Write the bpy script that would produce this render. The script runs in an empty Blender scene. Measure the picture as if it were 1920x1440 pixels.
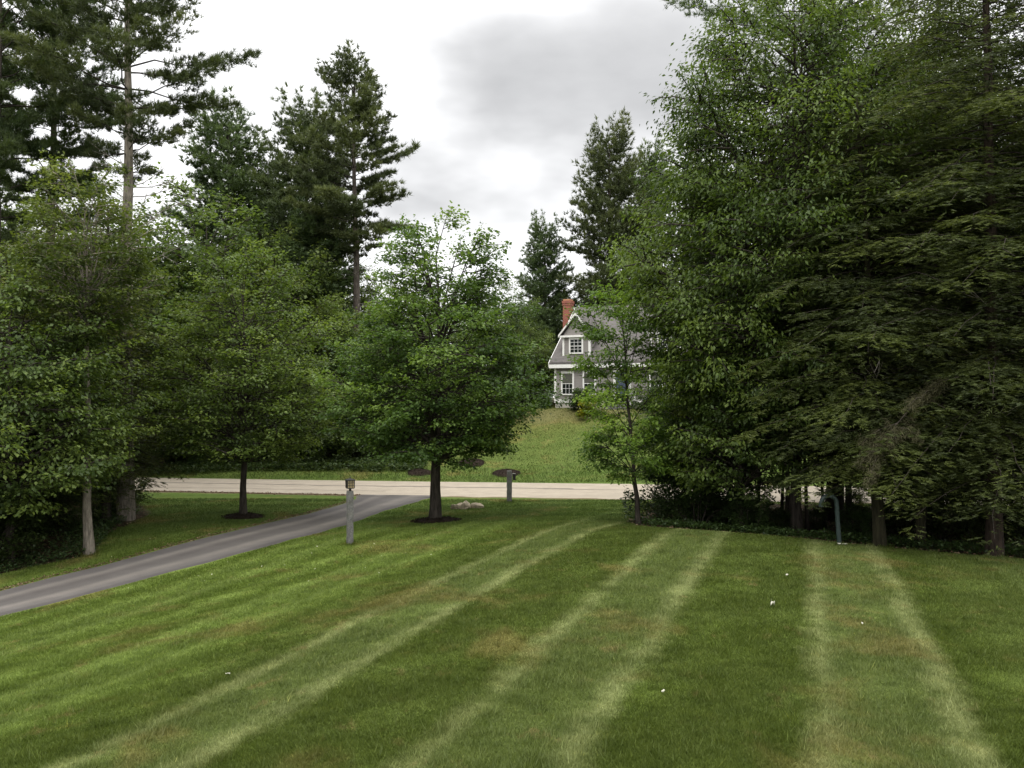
import bpy, math, random
import numpy as np
from mathutils import Vector

# ------------------------------------------------------------------ camera, sky, sun, exposure
sc = bpy.context.scene
ZC, HV, F = 4.5, 745.0, 1598.0            # eye height over the road, horizon row and focal length in photo pixels
cam_d = bpy.data.cameras.new('camera'); cam = bpy.data.objects.new('camera', cam_d)
sc.collection.objects.link(cam); sc.camera = cam
cam.location = (0, 0, ZC)
cam.rotation_euler = (math.radians(90) + math.atan((HV - 720) / F), 0, 0)
cam_d.sensor_width = 36; cam_d.lens = 36 * F / 1920
cam_d.clip_start = 0.1; cam_d.clip_end = 3000

SUN_EL, SUN_AZ = math.radians(56), math.radians(200)      # behind the camera, a little to the left
sun_d = bpy.data.lights.new('sun', 'SUN'); sun = bpy.data.objects.new('sun', sun_d)
sc.collection.objects.link(sun)
sun_d.energy = 1.4; sun_d.angle = math.radians(24); sun_d.color = (1, .96, .9)
sdir = Vector((math.sin(SUN_AZ) * math.cos(SUN_EL), math.cos(SUN_AZ) * math.cos(SUN_EL), math.sin(SUN_EL)))
sun.rotation_euler = sdir.to_track_quat('Z', 'Y').to_euler()

W = bpy.data.worlds.new('World'); sc.world = W; W.use_nodes = True
nt = W.node_tree; nt.nodes.clear()
def wn(t, **k):
    n = nt.nodes.new(t)
    for a, b in k.items(): setattr(n, a, b)
    return n
out = wn('ShaderNodeOutputWorld'); mix = wn('ShaderNodeMixShader')
bg1 = wn('ShaderNodeBackground'); bg2 = wn('ShaderNodeBackground')
sky = wn('ShaderNodeTexSky', sky_type='NISHITA', sun_disc=False)
sky.sun_elevation = SUN_EL; sky.sun_rotation = SUN_AZ
bg1.inputs[1].default_value = 0.08; bg2.inputs[1].default_value = 1.0
nt.links.new(sky.outputs[0], bg1.inputs[0])
tc = wn('ShaderNodeTexCoord'); sep = wn('ShaderNodeSeparateXYZ'); nt.links.new(tc.outputs['Generated'], sep.inputs[0])
def wm(op, a, b=None, c=None, clamp=False):
    n = wn('ShaderNodeMath', operation=op, use_clamp=clamp)
    for i, v in enumerate((a, b, c)):
        if v is None: continue
        if isinstance(v, (int, float)): n.inputs[i].default_value = v
        else: nt.links.new(v, n.inputs[i])
    return n.outputs[0]
nz = wn('ShaderNodeTexNoise'); nz.inputs['Scale'].default_value = 4.0; nz.inputs['Detail'].default_value = 4; nz.inputs['Roughness'].default_value = .5
mp = wn('ShaderNodeMapping'); mp.inputs['Scale'].default_value = (1, 1, 2.2)
nt.links.new(tc.outputs['Generated'], mp.inputs[0]); nt.links.new(mp.outputs[0], nz.inputs[0])
n0 = wm('SUBTRACT', nz.outputs[0], .5)
# one grey cloud bank low in the north
cx = wm('DIVIDE', wm('SUBTRACT', sep.outputs[0], .10), .30)
cz = wm('DIVIDE', wm('SUBTRACT', wm('MULTIPLY_ADD', sep.outputs[0], -.12, sep.outputs[2]), .335), .125)
fy = wm('GREATER_THAN', sep.outputs[1], 0)
d2 = wm('SQRT', wm('ADD', wm('MULTIPLY', cx, cx), wm('MULTIPLY', cz, cz)))
d3 = wm('ADD', d2, wm('MULTIPLY', n0, 2.1))
mr = wn('ShaderNodeMapRange', interpolation_type='SMOOTHERSTEP'); nt.links.new(d3, mr.inputs[0])
mr.inputs[1].default_value = 1.55; mr.inputs[2].default_value = -.1; mr.inputs[3].default_value = 0; mr.inputs[4].default_value = 1
nb = wn('ShaderNodeTexNoise'); nb.inputs['Scale'].default_value = 9.0; nb.inputs['Detail'].default_value = 5; nt.links.new(mp.outputs[0], nb.inputs[0])
tex = wm('MULTIPLY_ADD', wm('SUBTRACT', nb.outputs[0], .5), .45, 1.0)          # uneven thickness inside the bank
low = wm('MULTIPLY_ADD', wm('SUBTRACT', .345, sep.outputs[2]), 1.6, .96)      # heavier towards its lower edge
bank = wm('MULTIPLY', wm('MULTIPLY', wm('MULTIPLY', mr.outputs[0], fy), tex), low)
mr2 = wn('ShaderNodeMapRange', interpolation_type='SMOOTHSTEP'); nt.links.new(wm('ADD', d2, wm('MULTIPLY', n0, 2.5)), mr2.inputs[0])
mr2.inputs[1].default_value = 2.3; mr2.inputs[2].default_value = .5; mr2.inputs[3].default_value = 0; mr2.inputs[4].default_value = .16
halo = wm('SUBTRACT', 1.0, wm('MULTIPLY', mr2.outputs[0], fy))
soft = wm('MULTIPLY_ADD', n0, .45, .93)                           # gentle unevenness everywhere
grad = wm('MULTIPLY_ADD', wm('POWER', wm('MAXIMUM', sep.outputs[2], 0), 1.4), 1.9, 1.0)   # overcast: brighter overhead
lum = wm('MULTIPLY', wm('MULTIPLY', soft, grad), wm('MULTIPLY', wm('SUBTRACT', 1.0, wm('MULTIPLY', bank, .53)), halo))
cc = wn('ShaderNodeCombineColor')
nt.links.new(wm('MULTIPLY', lum, 1.0), cc.inputs[0]); nt.links.new(wm('MULTIPLY', lum, 1.0), cc.inputs[1]); nt.links.new(wm('MULTIPLY', lum, 1.005), cc.inputs[2])
nt.links.new(cc.outputs[0], bg2.inputs[0])
mix.inputs[0].default_value = .93
nt.links.new(bg1.outputs[0], mix.inputs[1]); nt.links.new(bg2.outputs[0], mix.inputs[2]); nt.links.new(mix.outputs[0], out.inputs[0])

sc.view_settings.view_transform = 'Standard'; sc.view_settings.look = 'None'
sc.view_settings.exposure = 0.45; sc.view_settings.gamma = 1; sc.view_settings.use_curve_mapping = False
sc.render.engine = 'CYCLES'
cy = sc.cycles
cy.max_bounces = 6; cy.diffuse_bounces = 3; cy.glossy_bounces = 2; cy.transmission_bounces = 4; cy.use_denoising = True
cy.sample_clamp_indirect = 4

COL = sc.collection
rng = np.random.default_rng(7)

# ------------------------------------------------------------------ object helpers
def link(o, parent=None):
    COL.objects.link(o)
    if parent is not None: o.parent = parent
    return o
def tag(o, label=None, cat=None, group=None, kind=None):
    if label: o['label'] = label
    if cat: o['category'] = cat
    if group: o['group'] = group
    if kind: o['kind'] = kind
    return o
def empty(name, loc=(0, 0, 0), rz=0.0):
    o = bpy.data.objects.new(name, None); o.empty_display_size = .3
    o.location = loc; o.rotation_euler = (0, 0, rz)
    return link(o)
def mesh_np(name, V, counts, idx, mat, parent=None, smooth=False, attr=None, loc=None):
    """one mesh from numpy arrays: vertices, loops per face, vertex indices, per-vertex float attributes"""
    me = bpy.data.meshes.new(name)
    V = np.asarray(V, np.float32); idx = np.asarray(idx, np.int32); counts = np.asarray(counts, np.int32)
    me.vertices.add(len(V)); me.vertices.foreach_set('co', V.ravel())
    me.loops.add(len(idx)); me.loops.foreach_set('vertex_index', idx.ravel())
    me.polygons.add(len(counts))
    st = np.zeros(len(counts), np.int32); st[1:] = np.cumsum(counts)[:-1]
    me.polygons.foreach_set('loop_start', st); me.polygons.foreach_set('loop_total', counts)
    if smooth: me.polygons.foreach_set('use_smooth', np.ones(len(counts), bool))
    for k, a in (attr or {}).items():
        at = me.attributes.new(k, 'FLOAT', 'POINT'); at.data.foreach_set('value', np.asarray(a, np.float32))
    me.update(); me.validate()
    me.materials.append(mat)
    o = bpy.data.objects.new(name, me)
    if loc is not None: o.location = loc
    return link(o, parent)

class MB:
    def __init__(s): s.v, s.f = [], []
    def add(s, v, f):
        b = len(s.v); s.v += [tuple(p) for p in v]; s.f += [tuple(i + b for i in q) for q in f]; return s
    def box(s, x0, y0, z0, x1, y1, z1):
        v = [(x0,y0,z0),(x1,y0,z0),(x1,y1,z0),(x0,y1,z0),(x0,y0,z1),(x1,y0,z1),(x1,y1,z1),(x0,y1,z1)]
        return s.add(v, [(0,3,2,1),(4,5,6,7),(0,1,5,4),(1,2,6,5),(2,3,7,6),(3,0,4,7)])
    def prism(s, pts, axis, a, b):
        """polygon pts (2-D) extruded along axis 'x' or 'y' from a to b"""
        n = len(pts)
        mk = (lambda p, t: (t, p[0], p[1])) if axis == 'x' else (lambda p, t: (p[0], t, p[1]))
        v = [mk(p, a) for p in pts] + [mk(p, b) for p in pts]
        f = [tuple(range(n)), tuple(range(2 * n - 1, n - 1, -1))] + [(i, i + n, (i + 1) % n + n, (i + 1) % n) for i in range(n)]
        return s.add(v, f)
    def tube(s, pts, rad, k=8):
        v, c, f = tube_np([pts], [rad], k); b = len(s.v)
        s.v += [tuple(p) for p in v]; s.f += [tuple(int(i) + b for i in q) for q in f.reshape(-1, 4)]; return s
    def build(s, name, mat, parent=None, smooth=False, bevel=0, loc=None):
        me = bpy.data.meshes.new(name); me.from_pydata(s.v, [], s.f); me.update()
        me.materials.append(mat)
        if smooth: me.polygons.foreach_set('use_smooth', np.ones(len(me.polygons), bool))
        o = bpy.data.objects.new(name, me)
        if loc is not None: o.location = loc
        link(o, parent)
        if bevel:
            m = o.modifiers.new('edge', 'BEVEL'); m.width = bevel; m.segments = 2; m.limit_method = 'ANGLE'
        return o

def tube_np(paths, radii, k=6):
    """many tapered tubes in one go -> verts, face sizes, indices (quads)"""
    VV, II, base = [], [], 0
    ang = np.arange(k) * 2 * np.pi / k
    ca, sa = np.cos(ang)[:, None], np.sin(ang)[:, None]
    for P, R in zip(paths, radii):
        P = np.asarray(P, float); n = len(P)
        T = np.gradient(P, axis=0); T /= np.linalg.norm(T, axis=1)[:, None] + 1e-9
        ref = np.array([0, 0, 1.]) if abs(T[0][2]) < .9 else np.array([1., 0, 0])
        A = np.cross(T, ref); A /= np.linalg.norm(A, axis=1)[:, None] + 1e-9
        B = np.cross(T, A)
        for i in range(n):
            VV.append(P[i] + R[i] * (ca * A[i] + sa * B[i]))
        q = np.arange(k); r = (q + 1) % k
        for i in range(n - 1):
            a = base + i * k
            II.append(np.stack([a + q, a + r, a + k + r, a + k + q], 1))
        base += n * k
    V = np.concatenate(VV); I = np.concatenate(II).ravel()
    return V, np.full(len(I) // 4, 4), I

# ------------------------------------------------------------------ materials
class NM:
    def __init__(s, name):
        s.m = bpy.data.materials.new(name); s.m.use_nodes = True; s.t = s.m.node_tree
        s.t.nodes.clear(); s.o = s.n('ShaderNodeOutputMaterial')
    def n(s, t, **k):
        x = s.t.nodes.new(t)
        for a, b in k.items(): setattr(x, a, b)
        return x
    def l(s, a, b): s.t.links.new(a, b)
    def put(s, sock, v):
        if isinstance(v, (int, float)): sock.default_value = v
        elif isinstance(v, tuple): sock.default_value = v + (1,) if len(v) == 3 and len(sock.default_value) == 4 else v
        else: s.l(v, sock)
    def m_(s, op, a, b=None, c=None, clamp=False):
        x = s.n('ShaderNodeMath', operation=op, use_clamp=clamp)
        for i, v in enumerate((a, b, c)):
            if v is not None: s.put(x.inputs[i], v)
        return x.outputs[0]
    def noise(s, scale, detail=3, rough=.5, vec=None, dist=0.0):
        x = s.n('ShaderNodeTexNoise'); x.inputs['Scale'].default_value = scale; x.inputs['Detail'].default_value = detail
        x.inputs['Roughness'].default_value = rough; x.inputs['Distortion'].default_value = dist
        if vec is not None: s.l(vec, x.inputs['Vector'])
        return x.outputs[0]
    def rng(s, v, a, b, c=0.0, d=1.0, smooth=True):
        x = s.n('ShaderNodeMapRange', interpolation_type='SMOOTHSTEP' if smooth else 'LINEAR')
        s.put(x.inputs[0], v)
        for i, q in enumerate((a, b, c, d)): x.inputs[i + 1].default_value = q
        return x.outputs[0]
    def ramp(s, v, stops, interp='LINEAR'):
        x = s.n('ShaderNodeValToRGB'); x.color_ramp.interpolation = interp
        e = x.color_ramp.elements
        while len(e) < len(stops): e.new(.5)
        for q, (p, c) in zip(e, stops): q.position = p; q.color = tuple(c) + (1,)
        s.put(x.inputs[0], v); return x.outputs[0]
    def mix(s, f, a, b, mode='MIX'):
        x = s.n('ShaderNodeMix', data_type='RGBA', blend_type=mode)
        s.put(x.inputs[0], f); s.put(x.inputs[6], a); s.put(x.inputs[7], b); return x.outputs[2]
    def pos(s): return s.n('ShaderNodeNewGeometry').outputs['Position']
    def obj(s): return s.n('ShaderNodeTexCoord').outputs['Object']
    def attr(s, name): return s.n('ShaderNodeAttribute', attribute_name=name).outputs['Fac']
    def scale(s, vec, sc_):
        x = s.n('ShaderNodeVectorMath', operation='MULTIPLY'); s.l(vec, x.inputs[0]); x.inputs[1].default_value = sc_; return x.outputs[0]
    def bump(s, h, strength=.5, dist=.02):
        x = s.n('ShaderNodeBump'); x.inputs['Strength'].default_value = strength; x.inputs['Distance'].default_value = dist
        s.l(h, x.inputs['Height']); return x.outputs[0]
    def bsdf(s, color, rough=.8, spec=.3, normal=None, metal=0.0):
        x = s.n('ShaderNodeBsdfPrincipled'); s.put(x.inputs['Base Color'], color); s.put(x.inputs['Roughness'], rough)
        x.inputs['Specular IOR Level'].default_value = spec; x.inputs['Metallic'].default_value = metal
        if normal is not None: s.l(normal, x.inputs['Normal'])
        return x.outputs[0]
    def done(s, shader): s.l(shader, s.o.inputs[0]); return s.m

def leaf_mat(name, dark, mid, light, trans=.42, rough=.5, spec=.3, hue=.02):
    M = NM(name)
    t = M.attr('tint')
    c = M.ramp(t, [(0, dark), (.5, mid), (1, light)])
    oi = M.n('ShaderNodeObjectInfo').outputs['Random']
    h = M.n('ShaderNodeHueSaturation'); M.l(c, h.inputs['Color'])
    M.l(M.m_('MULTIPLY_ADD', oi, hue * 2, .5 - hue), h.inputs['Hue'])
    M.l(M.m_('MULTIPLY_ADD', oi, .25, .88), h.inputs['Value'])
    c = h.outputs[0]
    b = M.bsdf(c, rough, spec)
    tr = M.n('ShaderNodeBsdfTranslucent'); M.l(M.mix(1.0, c, (1.25, 1.3, .55), 'MULTIPLY'), tr.inputs[0])
    mx = M.n('ShaderNodeMixShader'); mx.inputs[0].default_value = trans
    M.l(b, mx.inputs[1]); M.l(tr.outputs[0], mx.inputs[2])
    return M.done(mx.outputs[0])

L_MAPLE = leaf_mat('maple_leaf', (.040,.068,.018), (.088,.138,.030), (.170,.230,.050))
L_SHADE = leaf_mat('shade_maple_leaf', (.050,.090,.024), (.100,.170,.040), (.175,.260,.055))
L_DARKMAPLE = leaf_mat('dark_maple_leaf', (.044,.078,.020), (.090,.145,.036), (.190,.265,.060))
L_BEECH = leaf_mat('beech_leaf', (.036,.060,.015), (.078,.118,.026), (.140,.190,.038))
L_BRIGHT = leaf_mat('young_leaf', (.062,.110,.024), (.130,.215,.040), (.235,.340,.060), .5)
L_BACK = leaf_mat('far_leaf', (.058,.088,.030), (.108,.152,.046), (.165,.215,.066))
L_FPINE = leaf_mat('hazed_pine_needle', (.040,.060,.024), (.078,.108,.040), (.130,.165,.058), .25, .6)  # pine needles made paler to stand in for haze over the distance
L_OLEAF = leaf_mat('olive_leaf', (.046,.066,.020), (.092,.122,.033), (.155,.185,.048))
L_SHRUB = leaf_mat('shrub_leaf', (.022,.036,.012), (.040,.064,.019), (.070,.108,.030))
L_PINE = leaf_mat('pine_needle', (.034,.050,.020), (.066,.092,.034), (.115,.145,.050), .3, .6)
L_HEM = leaf_mat('hemlock_needle', (.024,.036,.010), (.054,.074,.018), (.112,.142,.030), .3, .6)
L_OLIVE = leaf_mat('olive_needle', (.050,.068,.018), (.105,.130,.032), (.175,.205,.050), .3, .6)
L_DEAD = leaf_mat('dead_needle', (.036,.034,.016), (.066,.060,.030), (.105,.092,.050), .2, .8)
L_LITTER = leaf_mat('dry_leaf', (.06,.04,.02), (.13,.085,.045), (.22,.17,.10), .1, .8)
L_WEED = leaf_mat('weed_leaf', (.03,.06,.02), (.05,.09,.03), (.09,.13,.05))
L_HOSTA = leaf_mat('garden_leaf', (.05,.11,.02), (.09,.19,.035), (.16,.28,.06))
L_YEL = leaf_mat('yellow_flower', (.07,.13,.02), (.13,.18,.02), (.38,.34,.03))

def bark(name, a, b, sc_=(9, 9, 1.6), depth=.03):
    M = NM(name); v = M.scale(M.obj(), sc_)
    n1 = M.noise(1.6, 5, .65, v); n2 = M.noise(.8, 3, .5, M.obj())
    c = M.mix(M.rng(n1, .32, .68), a, b)
    c = M.mix(M.rng(n2, .5, .75, 0, .45), c, tuple(min(1, q * 1.7) for q in a))
    return M.done(M.bsdf(c, .92, .15, M.bump(n1, .9, depth)))
B_PINE = bark('pine_bark', (.045,.038,.032), (.13,.108,.09))
B_PALE = bark('pale_bark', (.10,.088,.072), (.27,.235,.19))
B_DARK = bark('dark_bark', (.020,.017,.014), (.062,.052,.042))
B_GREEN = bark('mossy_bark', (.016,.015,.009), (.042,.038,.021))
B_GREY = bark('dead_wood', (.16,.145,.12), (.32,.29,.25))
B_RED = bark('reddish_bark', (.018,.014,.011), (.050,.036,.027))

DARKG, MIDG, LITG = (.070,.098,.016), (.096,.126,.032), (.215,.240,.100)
def grass_color(M, blade):
    p = M.pos(); sp = M.n('ShaderNodeSeparateXYZ'); M.l(p, sp.inputs[0]); X, Y = sp.outputs[0], sp.outputs[1]
    nw = M.m_('SUBTRACT', M.noise(.55, 3, .6, p), .5); ns = M.m_('SUBTRACT', M.noise(5, 3, .6, p), .5)
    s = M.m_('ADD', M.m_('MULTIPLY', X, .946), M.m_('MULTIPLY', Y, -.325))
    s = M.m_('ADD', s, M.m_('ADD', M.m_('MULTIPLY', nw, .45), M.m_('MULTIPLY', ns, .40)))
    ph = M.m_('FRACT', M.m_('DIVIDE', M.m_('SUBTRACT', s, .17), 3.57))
    stripes = M.ramp(ph, [(0, LITG), (.075, MIDG), (.30, MIDG), (.385, LITG), (.46, DARKG), (.92, DARKG), (1, LITG)])  # mowing bands: light off the bent blades painted in as pale and dark
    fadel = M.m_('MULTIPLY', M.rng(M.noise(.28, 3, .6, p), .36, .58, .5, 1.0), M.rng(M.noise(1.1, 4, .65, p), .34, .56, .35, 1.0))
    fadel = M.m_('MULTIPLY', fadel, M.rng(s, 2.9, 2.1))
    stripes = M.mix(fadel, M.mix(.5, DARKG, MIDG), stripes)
    # greener, narrower swaths on the slope by the driveway, sheen painted as bands
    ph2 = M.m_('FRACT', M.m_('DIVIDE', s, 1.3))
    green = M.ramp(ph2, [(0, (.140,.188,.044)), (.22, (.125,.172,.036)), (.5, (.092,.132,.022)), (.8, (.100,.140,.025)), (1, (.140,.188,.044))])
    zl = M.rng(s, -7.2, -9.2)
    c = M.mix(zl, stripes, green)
    # beyond the driveway and on the far slope the mower ran across; its banding is painted sheen
    ph3 = M.m_('FRACT', M.m_('DIVIDE', M.m_('ADD', Y, M.m_('MULTIPLY', nw, 1.2)), 2.1))
    far = M.ramp(ph3, [(0, (.092,.130,.030)), (.5, (.066,.104,.021)), (1, (.092,.130,.030))])
    c = M.mix(M.rng(Y, 25, 31), c, far)
    c = M.mix(M.rng(Y, 46, 52, 0, .4), c, (.098,.118,.034))
    c = M.mix(M.rng(Y, 54, 60, 0, .45), c, (.150,.135,.045))
    # dry and lush patches
    pn = M.noise(.42, 5, .62, M.n('ShaderNodeVectorMath', operation='ADD').outputs[0] if False else p, .3)
    c = M.mix(M.rng(pn, .53, .68, 0, .65), c, (.165,.140,.048))
    bn = M.noise(1.9, 5, .68, M.scale(p, (1, .8, 1)))
    c = M.mix(M.rng(bn, .60, .72, 0, .6), c, (.205,.155,.070))
    c = M.mix(M.rng(bn, .42, .28, 0, .45), c, (.070,.105,.018))
    c = M.mix(1.0, c, M.ramp(M.noise(2.6, 5, .7, p), [(.25, (.72,.76,.66)), (.75, (1.28,1.24,1.3))]), 'MULTIPLY')
    return c
def grass_mat():
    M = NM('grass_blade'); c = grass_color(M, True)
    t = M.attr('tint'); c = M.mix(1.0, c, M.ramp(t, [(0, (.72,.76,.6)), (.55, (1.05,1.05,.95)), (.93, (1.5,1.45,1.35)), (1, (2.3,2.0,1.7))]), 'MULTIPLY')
    b = M.bsdf(c, .55, .25); tr = M.n('ShaderNodeBsdfTranslucent'); M.l(c, tr.inputs[0])
    mx = M.n('ShaderNodeMixShader'); mx.inputs[0].default_value = .35; M.l(b, mx.inputs[1]); M.l(tr.outputs[0], mx.inputs[2])
    return M.done(mx.outputs[0])
def ground_mat():
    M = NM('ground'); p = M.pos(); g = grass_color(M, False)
    fine = M.noise(38, 4, .75, p); mid = M.noise(9, 4, .7, p)
    g = M.mix(1.0, g, M.ramp(fine, [(.3, (.62,.66,.55)), (.7, (1.3,1.28,1.25))]), 'MULTIPLY')
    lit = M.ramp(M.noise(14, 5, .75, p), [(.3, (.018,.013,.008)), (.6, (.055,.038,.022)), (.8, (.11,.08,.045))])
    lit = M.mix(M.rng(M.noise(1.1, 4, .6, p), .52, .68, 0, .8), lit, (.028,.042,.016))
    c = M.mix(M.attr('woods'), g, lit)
    c = M.mix(M.attr('dirt'), c, M.ramp(M.noise(6, 4, .7, p), [(.3, (.10,.075,.045)), (.7, (.22,.17,.11))]))
    return M.done(M.bsdf(c, .95, .1, M.bump(M.m_('ADD', fine, mid), .8, .03)))
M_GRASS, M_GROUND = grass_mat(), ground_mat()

def asphalt(name, base, wear):
    M = NM(name); p = M.pos(); x = M.attr('cross')
    c = M.ramp(M.noise(1.2, 4, .6, p), [(.3, tuple(q * .86 for q in base)), (.7, tuple(q * 1.1 for q in base))])
    if wear:
        tr = M.ramp(x, [(0, (1.15,1.08,1.0)), (.10, (.78,.78,.80)), (.22, (.72,.72,.75)), (.32, (1.18,1.16,1.14)), (.46, (.70,.69,.70)), (.60, (.78,.78,.79)), (.72, (1.25,1.23,1.2)), (.86, (.92,.92,.93)), (.95, (.62,.62,.64)), (1, (.8,.8,.75))], 'EASE')
        c = M.mix(1.0, c, tr, 'MULTIPLY')
    c = M.mix(1.0, c, M.ramp(M.noise(60, 2, .8, p), [(.3, (.8,.8,.8)), (.7, (1.18,1.18,1.18))]), 'MULTIPLY')
    c = M.mix(M.rng(M.noise(.35, 4, .6, M.scale(p, (.25, 1.6, 1))), .5, .7, 0, .35), c, tuple(q * .8 for q in base))
    return M.done(M.bsdf(c, .9, .2, M.bump(M.noise(120, 2, .6, p), .3, .004)))
M_ROAD = asphalt('road', (.315,.272,.212), False)
M_DRIVE = asphalt('driveway', (.112,.102,.093), True)
def plain(name, c, rough=.6, spec=.4, var=.12, scale_=8, metal=0.0, bump_=0.0):
    M = NM(name); n = M.noise(scale_, 4, .6, M.obj())
    col = M.ramp(n, [(.3, tuple(q * (1 - var) for q in c)), (.7, tuple(min(1, q * (1 + var)) for q in c))])
    return M.done(M.bsdf(col, rough, spec, M.bump(n, bump_, .01) if bump_ else None, metal))
M_SEAM = plain('crack_sealant', (.09,.08,.07), .7, .3)
M_MULCH = plain('mulch', (.020,.014,.010), .95, .1, .5, 30, 0, 1)
M_TRIM = plain('white_trim', (.74,.73,.70), .5, .4, .04)
M_SIDING = plain('grey_siding', (.235,.218,.205), .75, .25, .06, 3)
M_FOUND = plain('concrete', (.36,.34,.30), .9, .2, .1, 6, 0, .3)
M_SHADE = plain('window_shade', (.085,.085,.07), .8, .2, .05)
M_DOOR = plain('blue_door', (.045,.060,.095), .4, .5, .05)
M_IRON = plain('black_metal', (.015,.014,.013), .5, .4, .2)
M_PIPE = plain('green_pipe', (.022,.036,.033), .45, .4, .15, 6)
M_WHITE = plain('white_paper', (.46,.45,.36), .8, .2, .08)
M_STEEL = plain('pale_bracket', (.45,.45,.42), .5, .5, .1)
def glass(name, c, rough=.08):
    M = NM(name); return M.done(M.bsdf(c, rough, .8))
M_GLASS = glass('window_glass', (.010,.012,.014))
M_AMBER = glass('lantern_glass', (.26,.20,.10), .3)
def granite():
    M = NM('granite'); p = M.obj()
    c = M.ramp(M.noise(45, 4, .8, p), [(.3, (.05,.05,.047)), (.55, (.125,.123,.115)), (.75, (.23,.225,.21))])
    c = M.mix(M.rng(M.noise(4, 4, .6, p), .5, .7, 0, .45), c, (.17,.16,.13))
    return M.done(M.bsdf(c, .85, .25, M.bump(M.noise(18, 4, .7, p), .8, .02)))
M_GRANITE = granite()
def rockm():
    M = NM('fieldstone'); p = M.obj()
    c = M.ramp(M.noise(7, 5, .7, p), [(.3, (.13,.105,.075)), (.6, (.38,.32,.23)), (.8, (.56,.49,.38))])
    return M.done(M.bsdf(c, .9, .2, M.bump(M.noise(11, 4, .6, p), .7, .03)))
M_ROCK = rockm()
def roofm():
    M = NM('roof_shingle'); p = M.obj()
    b = M.n('ShaderNodeTexBrick'); M.l(M.scale(p, (1, 1, 1)), b.inputs[0])
    mp = M.n('ShaderNodeCombineXYZ'); sp = M.n('ShaderNodeSeparateXYZ'); M.l(p, sp.inputs[0])
    M.l(sp.outputs[0], mp.inputs[0]); M.l(sp.outputs[2], mp.inputs[1]); M.l(mp.outputs[0], b.inputs[0])
    b.inputs['Color1'].default_value = (.095,.088,.085,1); b.inputs['Color2'].default_value = (.15,.138,.132,1); b.inputs['Mortar'].default_value = (.06,.055,.053,1)
    b.inputs['Scale'].default_value = 1; b.inputs['Brick Width'].default_value = .32; b.inputs['Row Height'].default_value = .11; b.inputs['Mortar Size'].default_value = .008
    c = M.mix(.5, b.outputs[0], M.ramp(M.noise(3, 5, .7, p), [(.3, (.095,.088,.084)), (.7, (.155,.142,.135))]))
    return M.done(M.bsdf(c, .95, .15))
def brickm():
    M = NM('chimney_brick'); p = M.obj(); sp = M.n('ShaderNodeSeparateXYZ'); M.l(p, sp.inputs[0])
    cb = M.n('ShaderNodeCombineXYZ'); M.l(M.m_('ADD', sp.outputs[0], sp.outputs[1]), cb.inputs[0]); M.l(sp.outputs[2], cb.inputs[1])
    b = M.n('ShaderNodeTexBrick'); M.l(cb.outputs[0], b.inputs[0])
    b.inputs['Color1'].default_value = (.30,.085,.055,1); b.inputs['Color2'].default_value = (.22,.062,.044,1); b.inputs['Mortar'].default_value = (.30,.20,.16,1)
    b.inputs['Scale'].default_value = 1; b.inputs['Brick Width'].default_value = .21; b.inputs['Row Height'].default_value = .075; b.inputs['Mortar Size'].default_value = .008
    return M.done(M.bsdf(b.outputs[0], .9, .2, M.bump(b.outputs[1], -.4, .01)))
M_ROOF, M_BRICK = roofm(), brickm()

# ------------------------------------------------------------------ terrain
def PZ(u, v, z):
    y = (ZC - z) * F / (v - HV); return ((u - 960) * y / F, y, z)
ctrl = [PZ(*q) for q in [
    (0,1440,.75),(480,1440,1.05),(960,1440,1.2),(1450,1440,1.2),(1920,1440,1.1),(0,1300,.35),(0,1220,.05),(400,1250,.65),(300,1150,.22),
    (700,1150,.85),(1100,1150,1.12),(1500,1150,1.12),(1900,1150,.98),(500,1080,.2),(700,1040,.38),(900,1020,.58),
    (1130,996,.86),(1300,997,.90),(1450,1006,.87),(1570,1022,.82),(1750,1040,.78),(1920,1055,.72),
    (657,1017,.38),(0,1134,-.35),(192,1087,-.2),(383,1037,-.05),(575,987,.06),(660,965,.04),(100,1060,-.25),(300,1000,0.),(168,1030,-.08),
    (457,965,.12),(817,975,.28),(270,918,0),(630,925,0),(900,932,0),(1200,935,0),(270,893,0),(820,900,0),(1060,905,0),(1500,905,0),
    (300,868,.55),(650,868,.6),(1350,972,.2),(1700,985,.1),(1200,952,.15)]]
ctrl += [(1.5,37.3,0),(-6,38.6,.02),(12,36.5,0),(25,36,0),(25,43,0),(-25,42.5,0),(-25,49,0),(3,53,1.3),(3,61,3.35),(4,63,3.7),(10,58,3.7),(16,56,3.6),(12,49,1.0),(20,51,1.6),(-10,55,1.6),(-10,62,2.9),
    (-30,60,2.2),(-32,52,.6),(26,62,3.7),(40,60,3.3),(45,45,.3),(-20,10,-.3),(-14,16,-.35),(20,10,.9),(21,22,.3),(35,30,0),(-38,30,-.1),(0,0,1.3),(16,0,1.2),(-16,0,.3),(0,-12,1.3),(-20,-12,.2),(20,-12,1.2),(7,26,.35),(12,25,.25),(-30,18,-.4),
    (-2,29,.3),(1.5,30,.35)]
C = np.array(ctrl)
xy, zz = C[:, :2], C[:, 2]
def _k(d2): return .5 * d2 * np.log(d2 + 1e-9)
def _d2(a, b): return ((a[:, None, :] - b[None]) ** 2).sum(2)
n_ = len(C); A = np.zeros((n_ + 3, n_ + 3)); A[:n_, :n_] = _k(_d2(xy, xy)) + np.eye(n_) * 2.0
A[:n_, n_] = 1; A[:n_, n_ + 1:] = xy; A[n_:, :n_] = A[:n_, n_:].T
wts = np.linalg.solve(A, np.r_[zz, 0, 0, 0])
def sm(a, b, x): t = np.clip((x - a) / (b - a), 0, 1); return t * t * (3 - 2 * t)
def road_near(x): return 38.35 - .13 * np.clip(x, -30, 30) + .0016 * np.clip(x, -30, 30) ** 2 * (x < 0)
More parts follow.
